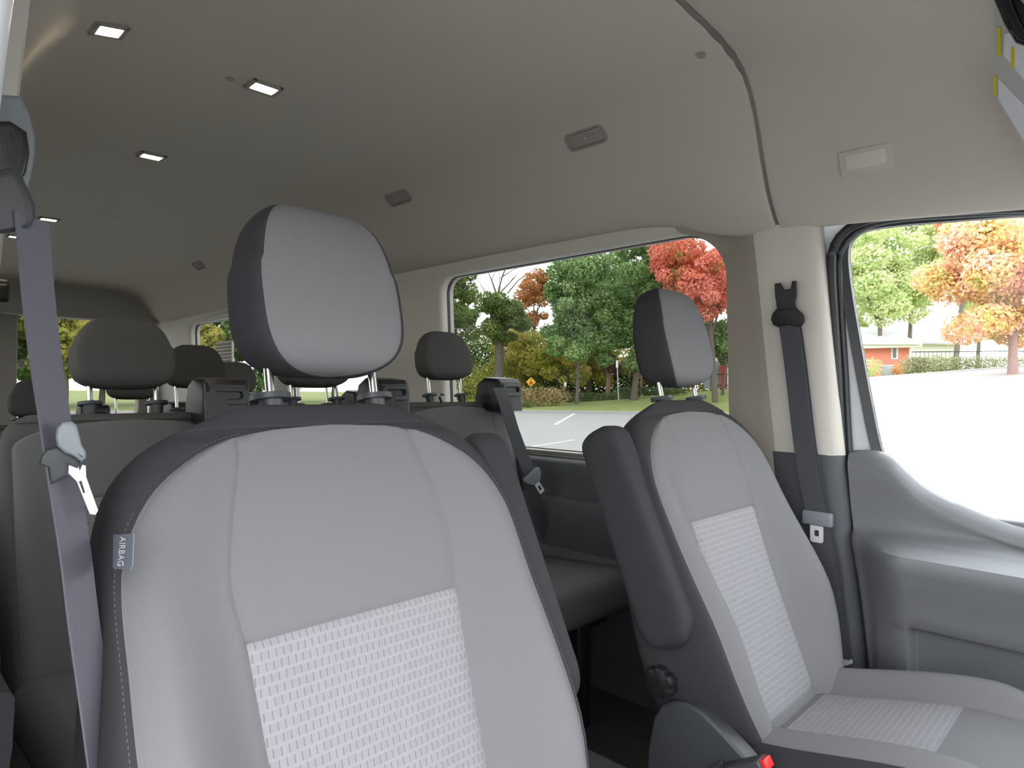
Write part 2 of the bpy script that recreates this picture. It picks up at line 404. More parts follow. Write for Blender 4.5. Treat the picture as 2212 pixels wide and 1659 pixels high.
def headliner(name, y0, y1, n, curl0, curl1):
    ys = [y0 + (y1 - y0) * k / n for k in range(n + 1)]
    stations = []
    if curl0: stations += [(y0 - .004, .022), (y0 - .003, .008), (y0 + .000, .002)]
    stations += [(y, 0) for y in ys[(1 if curl0 else 0):(-1 if curl1 else None)]]
    if curl1: stations += [(y1, .002), (y1 + .003, .008), (y1 + .004, .022)]
    vs = []; nc = 2 * len(PROF) - 1 + 4
    for (y, l) in stations:
        row = []
        e = roof_pt(len(PROF) - 1, y, -1, l)
        row += [e + Vector((-.045, 0, .006)), e + Vector((-.018, 0, -.009))]
        row += [roof_pt(i, y, -1, l) for i in range(len(PROF) - 1, 0, -1)]
        row += [roof_pt(i, y, 1, l) for i in range(0, len(PROF))]
        e = roof_pt(len(PROF) - 1, y, 1, l)
        row += [e + Vector((.018, 0, -.009)), e + Vector((.045, 0, .006))]
        vs += row
    o = mk(name, vs, grid_faces(len(stations), nc), M['headliner'])
    sb = o.modifiers.new('sub', 'SUBSURF'); sb.levels = 1; sb.render_levels = 2
    return tag(o, kind='structure')
headliner('ceiling', 0.745, 3.70, 26, True, True)
headliner('ceiling.001', -0.45, 0.729, 14, False, True)
headliner('ceiling.002', 3.712, YR, 12, True, False)
def seam_backing(name, y0, y1):  # added strip behind a roof seam, stops outside light leaking through the gap
    vs = []
    for y in (y0, y1):
        vs += [roof_pt(i, y, -1, .016) for i in range(len(PROF) - 1, 0, -1)] + [roof_pt(i, y, 1, .016) for i in range(len(PROF))]
    bm = bmesh.new(); V = [bm.verts.new(v) for v in vs]; nc = 2 * len(PROF) - 1
    for f in grid_faces(2, nc): bm.faces.new([V[k] for k in f])
    bmesh.ops.solidify(bm, geom=bm.faces[:], thickness=-0.004)
    tag(from_bm(name, bm, M['trim_mid']), kind='structure')
seam_backing('seam_light_block_1', .66, .82); seam_backing('seam_light_block_2', 3.64, 3.78)
# the outer steel roof and body sides that close the van
def outer_shell():
    prof = [(0, .93), (.5, .92), (.66, .86), (.74, .78), (.80, .66), (.875, .56), (.90, .50)]
    ys = [-0.5, .25, .75, 2, 4, YR + .06]
    vs = []; nc = 2 * len(prof) - 1
    for y in ys:
        dr = 0.27 * max(0, .735 - y)
        row = [Vector((MID - dx, y, z - dr * max(0, (z - .5) / .43))) for dx, z in prof[::-1]] + [Vector((MID + dx, y, z - dr * max(0, (z - .5) / .43))) for dx, z in prof[1:]]
        vs += row
    bm = bmesh.new(); V = [bm.verts.new(v) for v in vs]
    for f in grid_faces(len(ys), nc): bm.faces.new([V[i] for i in f])
    r = bmesh.ops.solidify(bm, geom=bm.faces[:], thickness=0.01)
    return tag(from_bm('trim_1', bm, M['paint']), kind='structure')
outer_shell()

# side walls: window surrounds with real openings
WIN = [(.905, 2.185, -.222, .478, [.07, .07, .07, .14]), (2.72, 3.58, -.21, .46, [.07] * 4), (3.80, 5.05, -.21, .46, [.07] * 4)]
# corner order bl, br, tr, tl in (y,z); front top corner (tl) is the widest
REV = [(.775, .046), (.79, .040), (.905, .007), (.94, .010), (1.0, .036), (1.05, .045)]
def side_wall(side, name):
    ys_ = [.872, .905, .95, 1.0, 1.05]
    outer = [(y, -.262) for y in ys_] + [(YR, -.262), (YR, .60)] + [(y, .60) for y in ys_[::-1]]
    if side < 0: outer = [(.97, -.262), (YR, -.262), (YR, .60), (.97, .60)]
    holes = [rrect(max(y0, 1.07) if side < 0 else y0, y1, z0, z1, .07, 8, rs)[::-1] for y0, y1, z0, z1, rs in WIN]
    inn = lambda a, b: Vector((MID + side * (glass_dx(b) - (.045 if side < 0 else smooth_tab(REV, a) - .020 * sstep(.965, .92, a)) - .02 * sstep(.5, .6, b)), a, b))
    out = lambda a, b: Vector((MID + side * (glass_dx(b) + .03), a, b))
    return tag(plate(name, outer, holes, inn, out, M['trim_light'], bev=.026), kind='structure')
side_wall(1, 'wall_right'); side_wall(-1, 'wall_left')
def side_glass(side, n, spec):
    y0, y1, z0, z1, rs = spec
    if side < 0: y0 = max(y0, 1.07)
    r = thing('window_%d' % n, None, None, (MID + side * glass_dx(.1), (y0 + y1) / 2, z0), kind='structure')
    big = rrect(y0 - .02, y1 + .02, z0 - .02, z1 + .02, .07, 8, [x + .02 for x in rs])
    prism('window_glass', big, lambda a, b: Vector((MID + side * glass_dx(b), a, b)), lambda a, b: Vector((MID + side * (glass_dx(b) + .005), a, b)), M['tint'], r)
    ins = rrect(y0, y1, z0, z1, .07, 8, rs)
    sm = [(a, b) for a, b in rrect(y0 + .003, y1 - .003, z0 + .003, z1 - .003, .07, 8, [x - .003 for x in rs])]
    plate('window_seal', rrect(y0 - .02, y1 + .02, z0 - .02, z1 + .02, .07, 8, [x + .02 for x in rs]), [sm[::-1]],
          lambda a, b: Vector((MID + side * (glass_dx(b) - .004), a, b)), lambda a, b: Vector((MID + side * (glass_dx(b) + .008), a, b)), M['rubber'], r)
for i, s_ in enumerate(WIN):
    side_glass(1, i + 1, s_); side_glass(-1, i + 4, s_)

# dark lower side panels with a moulded ledge
def lower_panel(side, name, y0, y1):
    prof = [(.875, -.245), (.845, -.250), (.835, -.262), (.833, -.30), (.838, -.365), (.832, -.375), (.812, -.380), (.806, -.390), (.808, -.45), (.82, -.545), (.825, -.555), (.815, -.565), (.822, -.70), (.83, ZF)]
    ys = [y0 + (y1 - y0) * k / 20 for k in range(21)]
    vs = [Vector((MID + side * dx, y, z)) for y in ys for dx, z in prof] 
    n = len(prof)
    vs += [Vector((MID + side * .93, y, -.245)) for y in ys] + [Vector((MID + side * .93, y, ZF)) for y in ys]
    fs = grid_faces(len(ys), n)
    b0 = len(ys) * n; b1 = b0 + len(ys)
    for i in range(len(ys) - 1):
        fs.append((i * n, (i + 1) * n, b0 + i + 1, b0 + i)); fs.append((b0 + i, b0 + i + 1, b1 + i + 1, b1 + i))
        fs.append((b1 + i, b1 + i + 1, (i + 2) * n - 1, (i + 1) * n - 1))
    bm = bmesh.new(); V = [bm.verts.new(v) for v in vs]
    for f in fs: bm.faces.new([V[k] for k in f])
    for i in (0, len(ys) - 1): bm.faces.new([V[i * n + k] for k in range(n)] + [V[b1 + i], V[b0 + i]])
    return tag(from_bm(name, bm, M['trim_dark'], auto=50), kind='structure')
lower_panel(1, 'wall_right.001', .80, YR); lower_panel(-1, 'wall_left.001', 1.02, YR)
# floor and ground clearance
tag(box('floor', (MID, 2.55, ZF - .03), (1.84, 6.6, .06), M['floor'], bev=.005), kind='structure')
tag(box('floor.001', (MID, .95, -.93), (.62, .30, .14), M['trim_dark'], bev=.01), kind='structure')

# B pillars: a covered post with a slanted face running back to the glass
def b_pillar(side, name, zlo, zhi, m, infl=0.0):
    # section (y, inward from the glass plane)
    sec = [(.650, -.045), (.618, -.020), (.606, .004), (.604, .022), (.611, .037), (.627, .047), (.65, .050), (.73, .050), (.768, .048), (.786, .041)]
    if infl == 'rev': sec = [(.775, .020), (.789, .0165), (.82, .002), (.86, -.016), (.902, -.036), (.905, -.05)]; infl = 0
    zs = [zlo + (zhi - zlo) * k / 10 for k in range(11)]
    vs = []
    for z in zs:
        lean = .08 * (z - .1)            # the post leans with the body
        for (y, inn) in sec:
            vs.append(Vector((MID + side * (glass_dx(z) - (inn + infl if inn > -.01 else inn)), y + (lean if y < .8 else 0), z)))
    o = mk(name, vs, grid_faces(len(zs), len(sec)), m, auto=55)
    return tag(o, kind='structure')
b_pillar(1, 'trim_2', -.165, .50, M['trim_light']); 
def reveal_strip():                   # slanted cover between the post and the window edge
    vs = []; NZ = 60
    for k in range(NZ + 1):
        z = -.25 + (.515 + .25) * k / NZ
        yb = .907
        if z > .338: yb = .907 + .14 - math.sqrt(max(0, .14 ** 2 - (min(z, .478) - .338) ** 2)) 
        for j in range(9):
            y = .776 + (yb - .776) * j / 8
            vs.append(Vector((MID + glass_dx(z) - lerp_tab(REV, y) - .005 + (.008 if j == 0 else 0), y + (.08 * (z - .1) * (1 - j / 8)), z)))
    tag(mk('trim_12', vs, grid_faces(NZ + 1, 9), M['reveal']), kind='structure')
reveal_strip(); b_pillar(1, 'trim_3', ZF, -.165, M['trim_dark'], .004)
def near_pillar(name, zlo, zhi, m):  # passenger side post: its rounded front edge is close to the lens
    sec = [(.560, -.07), (.563, -.035), (.572, -.014), (.590, -.003), (.615, .0), (.68, -.004), (.76, -.008), (.84, -.012), (.97, -.02), (.98, -.06)]
    vs = []
    for k in range(13):
        z = zlo + (zhi - zlo) * k / 12; x = .0775 + (z - .155) * .085 if z > 0 else .0643 + z * .05
        for (y, inn) in sec: vs.append(Vector((x + inn, y - .02 * (z - .1), z)))
    tag(mk(name, vs, grid_faces(13, len(sec)), m, auto=55), kind='structure')
near_pillar('trim_4', -.165, .62, M['paint']); near_pillar('trim_5', ZF, -.165, M['trim_dark'])
# steel core behind the pillar covers
for s_, nm in ((1, 'trim_6'), (-1, 'trim_7')):
    tag(box(nm, (MID + s_ * .925, .78, -.2), (.05, .25, 1.62), M['rubber'], bev=.004), kind='structure')

# rear doors wall
def rear_wall():
    yy = YR
    outer = [(MID - .90, ZF), (MID + .90, ZF), (MID + .90, .84), (MID - .90, .84)]
    hx = [(.13, .72), (.885, 1.66)]
    holes = [rrect(a, b, -.24, .525, .08, 8)[::-1] for a, b in hx]
    tag(plate('wall_rear', outer, holes, lambda a, b: Vector((a, yy - .05 + .02 * (b < -.3), b)), lambda a, b: Vector((a, yy + .03, b)), M['trim_mid'], bev=.02), kind='structure')
    for i, (a, b) in enumerate(hx):
        r = thing('window_%d' % (7 + i), None, None, ((a + b) / 2, yy, -.24), kind='structure')
        prism('window_glass', rrect(a - .02, b + .02, -.26, .545, .1), lambda p, q: Vector((p, yy, q)), lambda p, q: Vector((p, yy + .005, q)), M['tint'], r)
    # dark header moulding over the doors
    out = [(MID - .80, .50), (MID + .78, .50), (MID + .735, .63), (MID + .70, .70), (MID + .64, .735), (MID + .50, .75), (MID, .765), (MID - .5, .75), (MID - .64, .735), (MID - .70, .70)]
    tag(prism('trim_8', out, lambda a, b: Vector((a, yy - .14 - .06 * sstep(.74, .55, b), b)), lambda a, b: Vector((a, yy - .02, b)), M['trim_mid'], bev=.018), kind='structure')
    tag(box('trim_9', (MID, yy - .06, -.62), (1.6, .05, .70), M['trim_dark'], bev=.01), kind='structure')
rear_wall()

# front pillars, windscreen and dash closing the cab in front of the driver (outside the frame)
ws = [Vector((MID - .78, -.45, .50)), Vector((MID + .78, -.45, .50)), Vector((MID + .92, -1.35, -.20)), Vector((MID - .92, -1.35, -.20))]
wsn = thing('window_9', None, None, (MID, -.9, .1), kind='structure')
bm = bmesh.new(); bm_ = [bm.verts.new(v) for v in ws] + [bm.verts.new(v + Vector((0, -.006, .006))) for v in ws]
for f in ((0, 1, 2, 3), (7, 6, 5, 4), (0, 4, 5, 1), (1, 5, 6, 2), (2, 6, 7, 3), (3, 7, 4, 0)): bm.faces.new([bm_[i] for i in f])
from_bm('window_glass', bm, M['clear'], wsn)
tag(box('trim_10', (MID + .02, -1.05, -.52), (1.75, .75, .60), M['trim_dark'], bev=.06), kind='structure')

# door opening weather strip of the driver's door
def opening_path(off, n_extra=0):
    px = [(1888, 1560), (1868, 1400), (1846, 1230), (1828, 1080), (1817, 950), (1809, 800), (1801, 680), (1796, 590), (1798, 545), (1812, 515), (1838, 491), (1880, 474), (1950, 463), (2050, 456), (2140, 451), (2212, 449), (2330, 447)]
    return [at_wall(x, y, off) for x, y in px]
def resample(pts, n):
    out = []; L_ = [0]
    for a, b in zip(pts, pts[1:]): L_.append(L_[-1] + (b - a).length)
    for k in range(n):
        s = L_[-1] * k / (n - 1)
        cx = [smooth_tab(list(zip(L_, [p[i] for p in pts])), s) for i in range(3)]
        out.append(Vector(cx))
    return out
wsr = thing('trim_11', None, None, tuple(opening_path(0)[3]), kind='structure')
P1 = resample(opening_path(-.012), 70)
tube('weather_strip', P1, .0125, M['rubber'], wsr, 10)
tube('weather_strip_lip', [p + Vector((.012, -.016, -.010 * (1 if p.z > .38 else 0))) for p in P1], .008, M['dgrey'], wsr, 8)

# ---------------- driver's door
DX0 = MID + .865
door = thing('door_1', None, None, (MID + .88, .1, -.9), kind='structure')
# window opening in the door (clear glass) given by its visible edge
EDGE = [(1930, 1040), (1903, 960), (1886, 880), (1869, 790), (1853, 700), (1840, 620), (1834, 560), (1838, 526), (1856, 505), (1890, 495), (1960, 486), (2060, 478), (2140, 472), (2212, 467), (2330, 461)]
gi = [at_wall(x, y, 0.012) for x, y in EDGE]
def offset_poly(pts, d):            # offset in the (y,z) plane, to the rear/top
    out = []
    for i, p in enumerate(pts):
        a = pts[max(0, i - 1)]; b = pts[min(len(pts) - 1, i + 1)]
        t = (b - a); t.x = 0; t.normalize(); nrm = Vector((0, t.z, -t.y))
        out.append(p + nrm * d)
    return out
def band(name, inner, outer, dx_in, dx_out, m, parent):
    bm = bmesh.new(); rows = []
    for p, q in zip(inner, outer):
        rows.append([bm.verts.new(p + Vector((dx_in, 0, 0))), bm.verts.new(q + Vector((dx_out, 0, 0))), bm.verts.new(q + Vector((dx_out + .03, 0, 0))), bm.verts.new(p + Vector((dx_in + .02, 0, 0)))])
    for A, B in zip(rows, rows[1:]):
        for k in range(4): bm.faces.new((A[k], A[(k + 1) % 4], B[(k + 1) % 4], B[k]))
    bm.faces.new(rows[0]); bm.faces.new(rows[-1][::-1])
    return from_bm(name, bm, m, parent, auto=45)
gi_s = resample(gi, 80)
sg = 1 if (gi_s[40].z) else 1
o1 = offset_poly(gi_s, -0.030); 
if (o1[20].y < gi_s[20].y): o1 = offset_poly(gi_s, 0.030); SGN = 1
else: SGN = -1
o2 = offset_poly(gi_s, SGN * 0.105)
band('glass_channel', gi_s, offset_poly(gi_s, SGN * .022), -.006, -.016, M['rubber'], door)
band('window_frame', offset_poly(gi_s, SGN * .021), o2, -.010, .004, M['paint'], door)
# clear pane
sill = [at_wall(x, y, .012) for x, y in ((1905, 978), (1935, 1000), (1962, 1045), (2000, 1075), (2100, 1105), (2212, 1140), (2330, 1180))]
fr = [p for p in gi_s if p.z > -.15]
front = Vector((fr[-1].x, -.42, .33))
pane = [p for p in fr] + [Vector((DX0 + .02, -.45, .30)), Vector((DX0 + .05, -1.0, -.33))] + [Vector((DX0 + .045, p.y, p.z - .06)) for p in sill[::-1]]
prism('window_glass', [(p.y, p.z) for p in pane], lambda a, b: Vector((MID + glass_dx(b) + .018, a, b)), lambda a, b: Vector((MID + glass_dx(b) + .023, a, b)), M['clear'], door)
# door trim panel: lofted sections along y
def door_panel():
    # sill height along the door
    sl = [(-1.0, -.325), (-.45, -.325), (-.10, -.32), (.10, -.315), (.226, -.302), (.33, -.268), (.40, -.235), (.445, -.195), (.475, -.165), (.51, -.150), (.56, -.155), (.60, -.165)]
    rear = [(-.16, .590), (-.30, .585), (-.36, .575), (-.45, .560), (-.60, .535), (-.80, .515), (-.95, .51)]
    ys = np.concatenate([np.linspace(-.9, .2, 18), np.linspace(.23, .40, 11), np.linspace(.409, .431, 7), np.linspace(.44, .56, 12)])
    vs = []; nc = 0
    for u in ys:
        zs = smooth_tab(sl, u)
        fade = sstep(.57, .42, u)                       # the arm rest shelf grows towards the front
        zl = -.372 - .01 * (0.3 - u)
        led = .012 + .105 * fade + .02 * sstep(.3, -.2, u)
        top_in = .030 + .008 * fade
        sec = [(-.012, zs - .03), (-.004, zs - .004), (.006, zs + .002), (.018, zs - .003), (.026, zs - .012), (top_in + .004, zs - .026), (top_in + .006, zs - .036)]
        z2 = min(zl + .034, zs - .045)
        zsb = zs - .036
        for k in (1, 2, 3): sec.append((top_in + .006 - .004 * k / 3, zsb + (z2 - zsb) * k / 4))
        sec += [(top_in + .004, z2), (top_in + .006 + led * .10, min(zl + .018, z2 - .006)), (top_in + .01 + led * .35, zl + .010), (top_in + .012 + led * .75, zl + .004), (top_in + .015 + led, zl - .006),
                (top_in + .017 + led * 1.04, zl - .022), (top_in + .014 + led * .98, zl - .045), (top_in + .010 + led * .80, zl - .10), (top_in + .008 + led * .62, zl - .15)]
        # recessed pocket below
        rc = sstep(.428, .412, u) * .040
        sec += [(top_in + .008 + led * .60, -.550), (top_in + .008 + led * .58 - rc * .15, -.556), (top_in + .008 + led * .55 - rc * .85, -.564), (top_in + .008 + led * .54 - rc, -.571), (top_in + .006 + led * .52 - rc, -.65), (top_in + .006 + led * .52 - rc, -.80), (top_in + led * .5, -.95)]
        nc = len(sec)
        for (inn, z) in sec:
            yy = u
            if u > .5:
                yy = .5 + (u - .5) / .06 * (lerp_tab([(-.95, .515), (-.80, .520), (-.60, .535), (-.45, .55), (-.36, .56), (-.30, .568), (-.16, .575)], z) - .5)
            vs.append(Vector((MID + glass_dx(min(z, .4)) - inn, yy, z)))
    n = len(ys)
    # rear return of the panel
    last = vs[(n - 1) * nc:]
    vs += [v + Vector((.012, .006, 0)) for v in last] + [v + Vector((.05, .008, 0)) for v in last]
    o = mk('door_panel', vs, grid_faces(n + 2, nc), M['door_dark'], door, auto=50)
    return o
door_panel()
box('door_shell', (MID + .925, -.18, -.62), (.04, 1.38, .66), M['door_dark'], door, bev=.01)

# ================================================================== THINGS ON THE CEILING AND WALLS
def ceil_z(x, y):
    dx = abs(x - MID)
    pts = [roof_pt(i, y, 1) for i in range(len(PROF))]
    return lerp_tab([(p.x - MID, p.z) for p in pts], dx)
def roof_frame(x, y):               # local frame on the headliner: along y, across, normal (inwards)
    e = .02
    p0 = Vector((x, y, ceil_z(x, y))); px_ = Vector((x + e, y, ceil_z(x + e, y))); pm = Vector((x - e, y, ceil_z(x - e, y)))
    ac = (px_ - pm).normalized(); al = Vector((0, 1, 0)); n = ac.cross(al)
    if n.z > 0: n = -n
    return p0, al, ac, n.normalized()
def march(px_, py_):                # where a view ray meets the headliner
    d = ray(px_, py_); t = .2
    while t < 8:
        p = d * t
        if abs(p.x - MID) < .8 and p.z > ceil_z(p.x, p.y): return p
        t += .004
    return p
lamp_lab = ['lit dome lamp nearest the left pillar, topmost and largest in the photo', 'lit dome lamp in the middle of the headliner, nearest the front headrest', 'lit dome lamp third from the rear, left above the front headrest',
            'lit dome lamp beside the hanging passenger belt, just right of it', 'smallest lit dome lamp, farthest back, left of the passenger belt']
LPX = [(235, 62), (570, 187), (327, 335), (105, 472), (35, 510)]
for i, (a, b) in enumerate(LPX):
    p = march(a, b); p0, al, ac, n = roof_frame(p.x, p.y)
    r = thing('dome_lamp', lamp_lab[i], 'ceiling lamp', tuple(p0), 'lit dome lamps in the headliner')
    rot = Matrix((ac, al, n)).transposed()
    if rot.determinant() < 0: rot = Matrix((ac, -al, n)).transposed()
    wx, wy = (.062, .042) if i else (.046, .046)
    bm = bmesh.new()
    for sx in (-1, 1):
        bm_box(bm, p0 + ac * sx * (wx / 2 + .006) + n * .003, (.012, wy + .024, .010), .003, rot)
        bm_box(bm, p0 + al * sx * (wy / 2 + .006) + n * .003, (wx + .024, .012, .010), .003, rot)
    from_bm('bezel', bm, M['trim_mid'], r)
    box('lens', p0 + n * .001, (wx, wy, .008), M['lens'], r, bev=.003, rot=rot)
for (a, b, lb, nm) in ((497, 168, 'small round screw cap in the ceiling left of the middle dome lamp', 'screw_cap'), (1515, 116, 'small brown round stud in the ceiling beside the roof seam', 'screw_cap')):
    p = march(a, b); p0, al, ac, n = roof_frame(p.x, p.y)
    tag(tube(nm, [p0 - n * .004, p0 + n * .004], .011, M['trim_mid'], None, 16, loc=tuple(p0)), lb, 'cap')

vent_lab = ['slatted air vent in the ceiling edge nearest the cab, upper right', 'slatted air vent in the ceiling edge right above the front headrest', 'small dark air vent far back in the ceiling edge, left of the front headrest']
for i, (a, b) in enumerate(((1266, 295), (861, 426), (430, 572))):
    p = march(a, b); p0, al, ac, n = roof_frame(p.x, p.y)
    r = thing('air_vent', vent_lab[i], 'air vent', tuple(p0), 'air vents along the driver side ceiling edge')
    ln, wd = .150, .062
    fr2 = lambda s, t, h: p0 + al * s + ac * t + n * h
    inner = rrect(-ln / 2 + .009, ln / 2 - .009, -wd / 2 + .009, wd / 2 - .009, .012, 5)
    outr = rrect(-ln / 2, ln / 2, -wd / 2, wd / 2, .02, 5)
    plate('frame', outr, [inner[::-1]], lambda s, t: fr2(s, t, .006), lambda s, t: fr2(s, t, -.004), M['trim_mid'], r, bev=.002)
    prism('backing', inner, lambda s, t: fr2(s, t, -.002), lambda s, t: fr2(s, t, .0005), M['black'], r)
    rot = Matrix((al, ac, n)).transposed()
    if rot.determinant() < 0: rot = Matrix((al, -ac, n)).transposed()
    for k in range(5):
        t = -wd / 2 + .013 + k * (wd - .026) / 4
        box('slat', fr2(0, t, .003), (ln - .02, .0062, .003), M['trim_mid'], r, bev=.001, rot=rot)
    tube('centre_pin', [fr2(0, 0, .003), fr2(0, 0, .008)], .004, M['trim_light'], r, 10)

# blanking cover for the grab handle over the driver's door
p = at(1870, 342, 'x', 1.64); q = march(1870, 342)
p0, al, ac, n = roof_frame(q.x, q.y)
rot = Matrix((al, ac, n)).transposed()
if rot.determinant() < 0: rot = Matrix((al, -ac, n)).transposed()
hc = thing('handle_cover', 'pale rectangular cover plate on the headliner above the driver door', 'cover plate', tuple(p0))
box('base_plate', p0 + n * .001, (.115, .058, .010), M['headliner'], hc, bev=.004, rot=rot)
box('raised_pad', p0 + n * .004 + ac * -.002, (.088, .036, .010), M['trim_light'], hc, bev=.004, rot=rot)

# sun visor with its warning label, folded up at the top right
vc = at(2195, 215, 'x', 1.62)
vis = thing('sun_visor', 'grey sun visor at the top right with a yellow edged warning label', 'sun visor', tuple(vc))
A = at(2150, 110, 'x', 1.50); B = at(2142, 190, 'x', 1.55)
va = at(2128, 205, 'x', 1.60); vb = at(2260, 430, 'x', 1.72); vd = at(2330, 60, 'x', 1.36); ve = at(2138, 90, 'x', 1.48)
quad = [va, vb, at(2420, 330, 'x', 1.62), vd, ve]
nq = (quad[1] - quad[0]).cross(quad[3] - quad[0]).normalized()
if nq.dot(ray(2180, 150)) > 0: nq = -nq
def on_visor(px_, py_, h=0.0):
    d = ray(px_, py_); t = quad[0].dot(nq) / d.dot(nq); return d * t * .94 + nq * h
vo = [(2143, 150), (2145, 208), (2215, 325), (2290, 440), (2350, 400), (2320, 60), (2280, -60), (2143, -60)]
prism('visor_panel', vo, lambda a, b: on_visor(a, b), lambda a, b: on_visor(a, b, -.02), M['visor'], vis, bev=.007)
lab = [(2152, 165), (2157, 65), (2230, 10), (2270, 200), (2212, 245)]
prism('warning_label', [(2172, 72), (2235, 60), (2262, 190), (2220, 180), (2170, 118)], lambda a, b: on_visor(a, b, .0015), lambda a, b: on_visor(a, b, .0005), M['paper'], vis)
prism('lower_label', [(2157, 170), (2175, 188), (2240, 255), (2240, 350), (2205, 290), (2157, 212)], lambda a, b: on_visor(a, b, .0012), lambda a, b: on_visor(a, b, .0003), M['paper'], vis)
for (a, b, c, d) in ((2156, 58, 2164, 120), (2186, 100, 2193, 145), (2148, 162, 2155, 205)):
    prism('yellow_stripe', [(a, b), (c, b), (c, d), (a, d)], lambda a, b: on_visor(a, b, .002), lambda a, b: on_visor(a, b, .0008), M['yellow'], vis)
# black glossy handle above it
h0 = at(2158, -20, 'x', 1.28); h1 = at(2212, 110, 'x', 1.28)
hd = thing('grab_handle', 'glossy black handle in the top right corner above the visor', 'handle', tuple((h0 + h1) / 2))
hp = [at(a, b, 'x', 1.28) for a, b in ((2140, -60), (2166, 0), (2184, 45), (2206, 84), (2240, 98))]
M['gloss'] = mat('glossy_black_plastic', (0.012, 0.012, 0.014), 0.12)
tube('grip', hp, [.009, .0095, .009, .008, .006], M['gloss'], hd, 12)
hp2 = [p + Vector((.026, -.012, .004)) for p in hp]
tube('mount', hp2, .012, M['gloss'], hd, 12)

# black rear speaker on the left and louvred grille on the far side wall
spk = at(-14, 628, 'y', 4.6)
sp_ = thing('rear_speaker', 'black rounded box high on the left edge, in front of the rear header', 'speaker', tuple(spk))
box('housing', spk, (.14, .10, .13), M['dgrey'], sp_, bev=.02)
box('grille', spk + Vector((.008, -.047, -.008)), (.10, .02, .085), M['black'], sp_, bev=.008)
gp = at(485, 762, 'x', MID + .805)
g = thing('wall_grille', 'beige louvred grille on the far wall left of the front headrest', 'grille', tuple(gp))
box('backing', gp, (.016, .26, .15), M['trim_light'], g, bev=.004)
for k in range(6):
    box('louvre', gp + Vector((-.010, 0, -.055 + k * .022)), (.008, .24, .010), M['trim_mid'], g, bev=.002)

# ================================================================== SEAT BELTS
def belt_tongue(parent, c, axis, wdir, s=1.0, bulky=True):
    """grey handle with a slot and a bright steel tongue below it; axis points down the tongue, wdir across"""
    axis = Vector(axis).normalized(); wdir = Vector(wdir); wdir = (wdir - axis * wdir.dot(axis)).normalized(); n = axis.cross(wdir)
    f = lambda a, b, h: c + wdir * a * s + axis * b * s + n * h * s
    out = [(-.036, -.012), (-.030, -.018), (.030, -.018), (.036, -.012), (.034, .004), (.020, .020), (.012, .026), (-.012, .026), (-.020, .020), (-.034, .004)]
    prism('tongue_handle', out, lambda a, b: f(a, b, -.009), lambda a, b: f(a, b, .009), M['mgrey'], parent, bev=.004)
    o = rrect(-.011, .011, .022, .070, .004, 4); hle = rrect(-.005, .005, .040, .060, .002, 3)[::-1]
    plate('steel_tongue', o, [hle], lambda a, b: f(a, b, -.0015), lambda a, b: f(a, b, .0015), M['tongue'], parent)

# driver's belt on the B pillar
db_top = at_wall(1697, 640, -.04)
db = thing('seat_belt', 'black driver belt hanging from the pale pillar beside the driver door', 'seat belt', tuple(db_top))
def wl(px_, py_, off): return at_wall(px_, py_, off)
out = [(1673, 613), (1686, 611), (1694, 626), (1708, 624), (1711, 607), (1721, 607), (1722, 640), (1719, 652), (1722, 668), (1738, 682), (1740, 694), (1734, 703), (1722, 705), (1700, 700), (1680, 706), (1669, 701), (1665, 690), (1668, 678), (1678, 667), (1676, 650), (1674, 638)]
prism('anchor_cover', out[:9] + out[17:], lambda a, b: wl(a, b, -.077), lambda a, b: wl(a, b, -.049), M['black'], db, bev=.004)
ring = [(1676, 668), (1722, 666), (1737, 680), (1740, 692), (1735, 702), (1722, 706), (1700, 702), (1682, 707), (1670, 702), (1665, 690), (1668, 678)]
prism('guide_loop', ring, lambda a, b: wl(a, b, -.091), lambda a, b: wl(a, b, -.070), M['black'], db, bev=.005)
wpx = [(1702, 690), (1712, 760), (1722, 840), (1732, 930), (1742, 1000), (1755, 1070), (1765, 1118), (1790, 1250), (1812, 1420)]
pts = resample([wl(a, b, -.086 - .01 * math.sin(math.pi * k / 8)) for k, (a, b) in enumerate(wpx)], 24)
strip('webbing', pts, Vector((.0, .052, 0.0)), .0018, M['web'], db)
strip('rear_webbing', [p + Vector((.010, -.004, 0)) for p in pts], Vector((.0, .05, 0.0)), .0018, M['web'], db)
c = wl(1766, 1120, -.101)
box('tongue_handle', c, (.020, .074, .036), M['mgrey'], db, bev=.005, rot=Matrix.Rotation(.03, 3, 'X'))
f = lambda a, b, h: c + Vector((h, -a, -b))
plate('steel_tongue', rrect(-.018, .014, .015, .062, .006, 4), [rrect(-.008, .004, .030, .046, .003, 4)[::-1]], lambda a, b: f(a, b, -.002), lambda a, b: f(a, b, .002), M['tongue'], db)
# white sticker at the foot of that pillar
sk = [wl(a, b, -.056) for a, b in ((1812, 1345), (1832, 1352), (1842, 1432), (1812, 1440), (1798, 1415))]
skc = sum(sk, Vector()) / 5
st = thing('pillar_sticker', 'small white sticker at the foot of the pillar behind the driver seat', 'sticker', tuple(skc))
bm = bmesh.new(); A_ = [bm.verts.new(p + Vector((-.010, 0, 0))) for p in sk]; B_ = [bm.verts.new(p) for p in sk]
bm.faces.new(A_); bm.faces.new(B_[::-1])
for i in range(5): bm.faces.new((A_[i], A_[(i + 1) % 5], B_[(i + 1) % 5], B_[i]))
from_bm('sticker_sheet', bm, M['paper'], st, smooth=False)

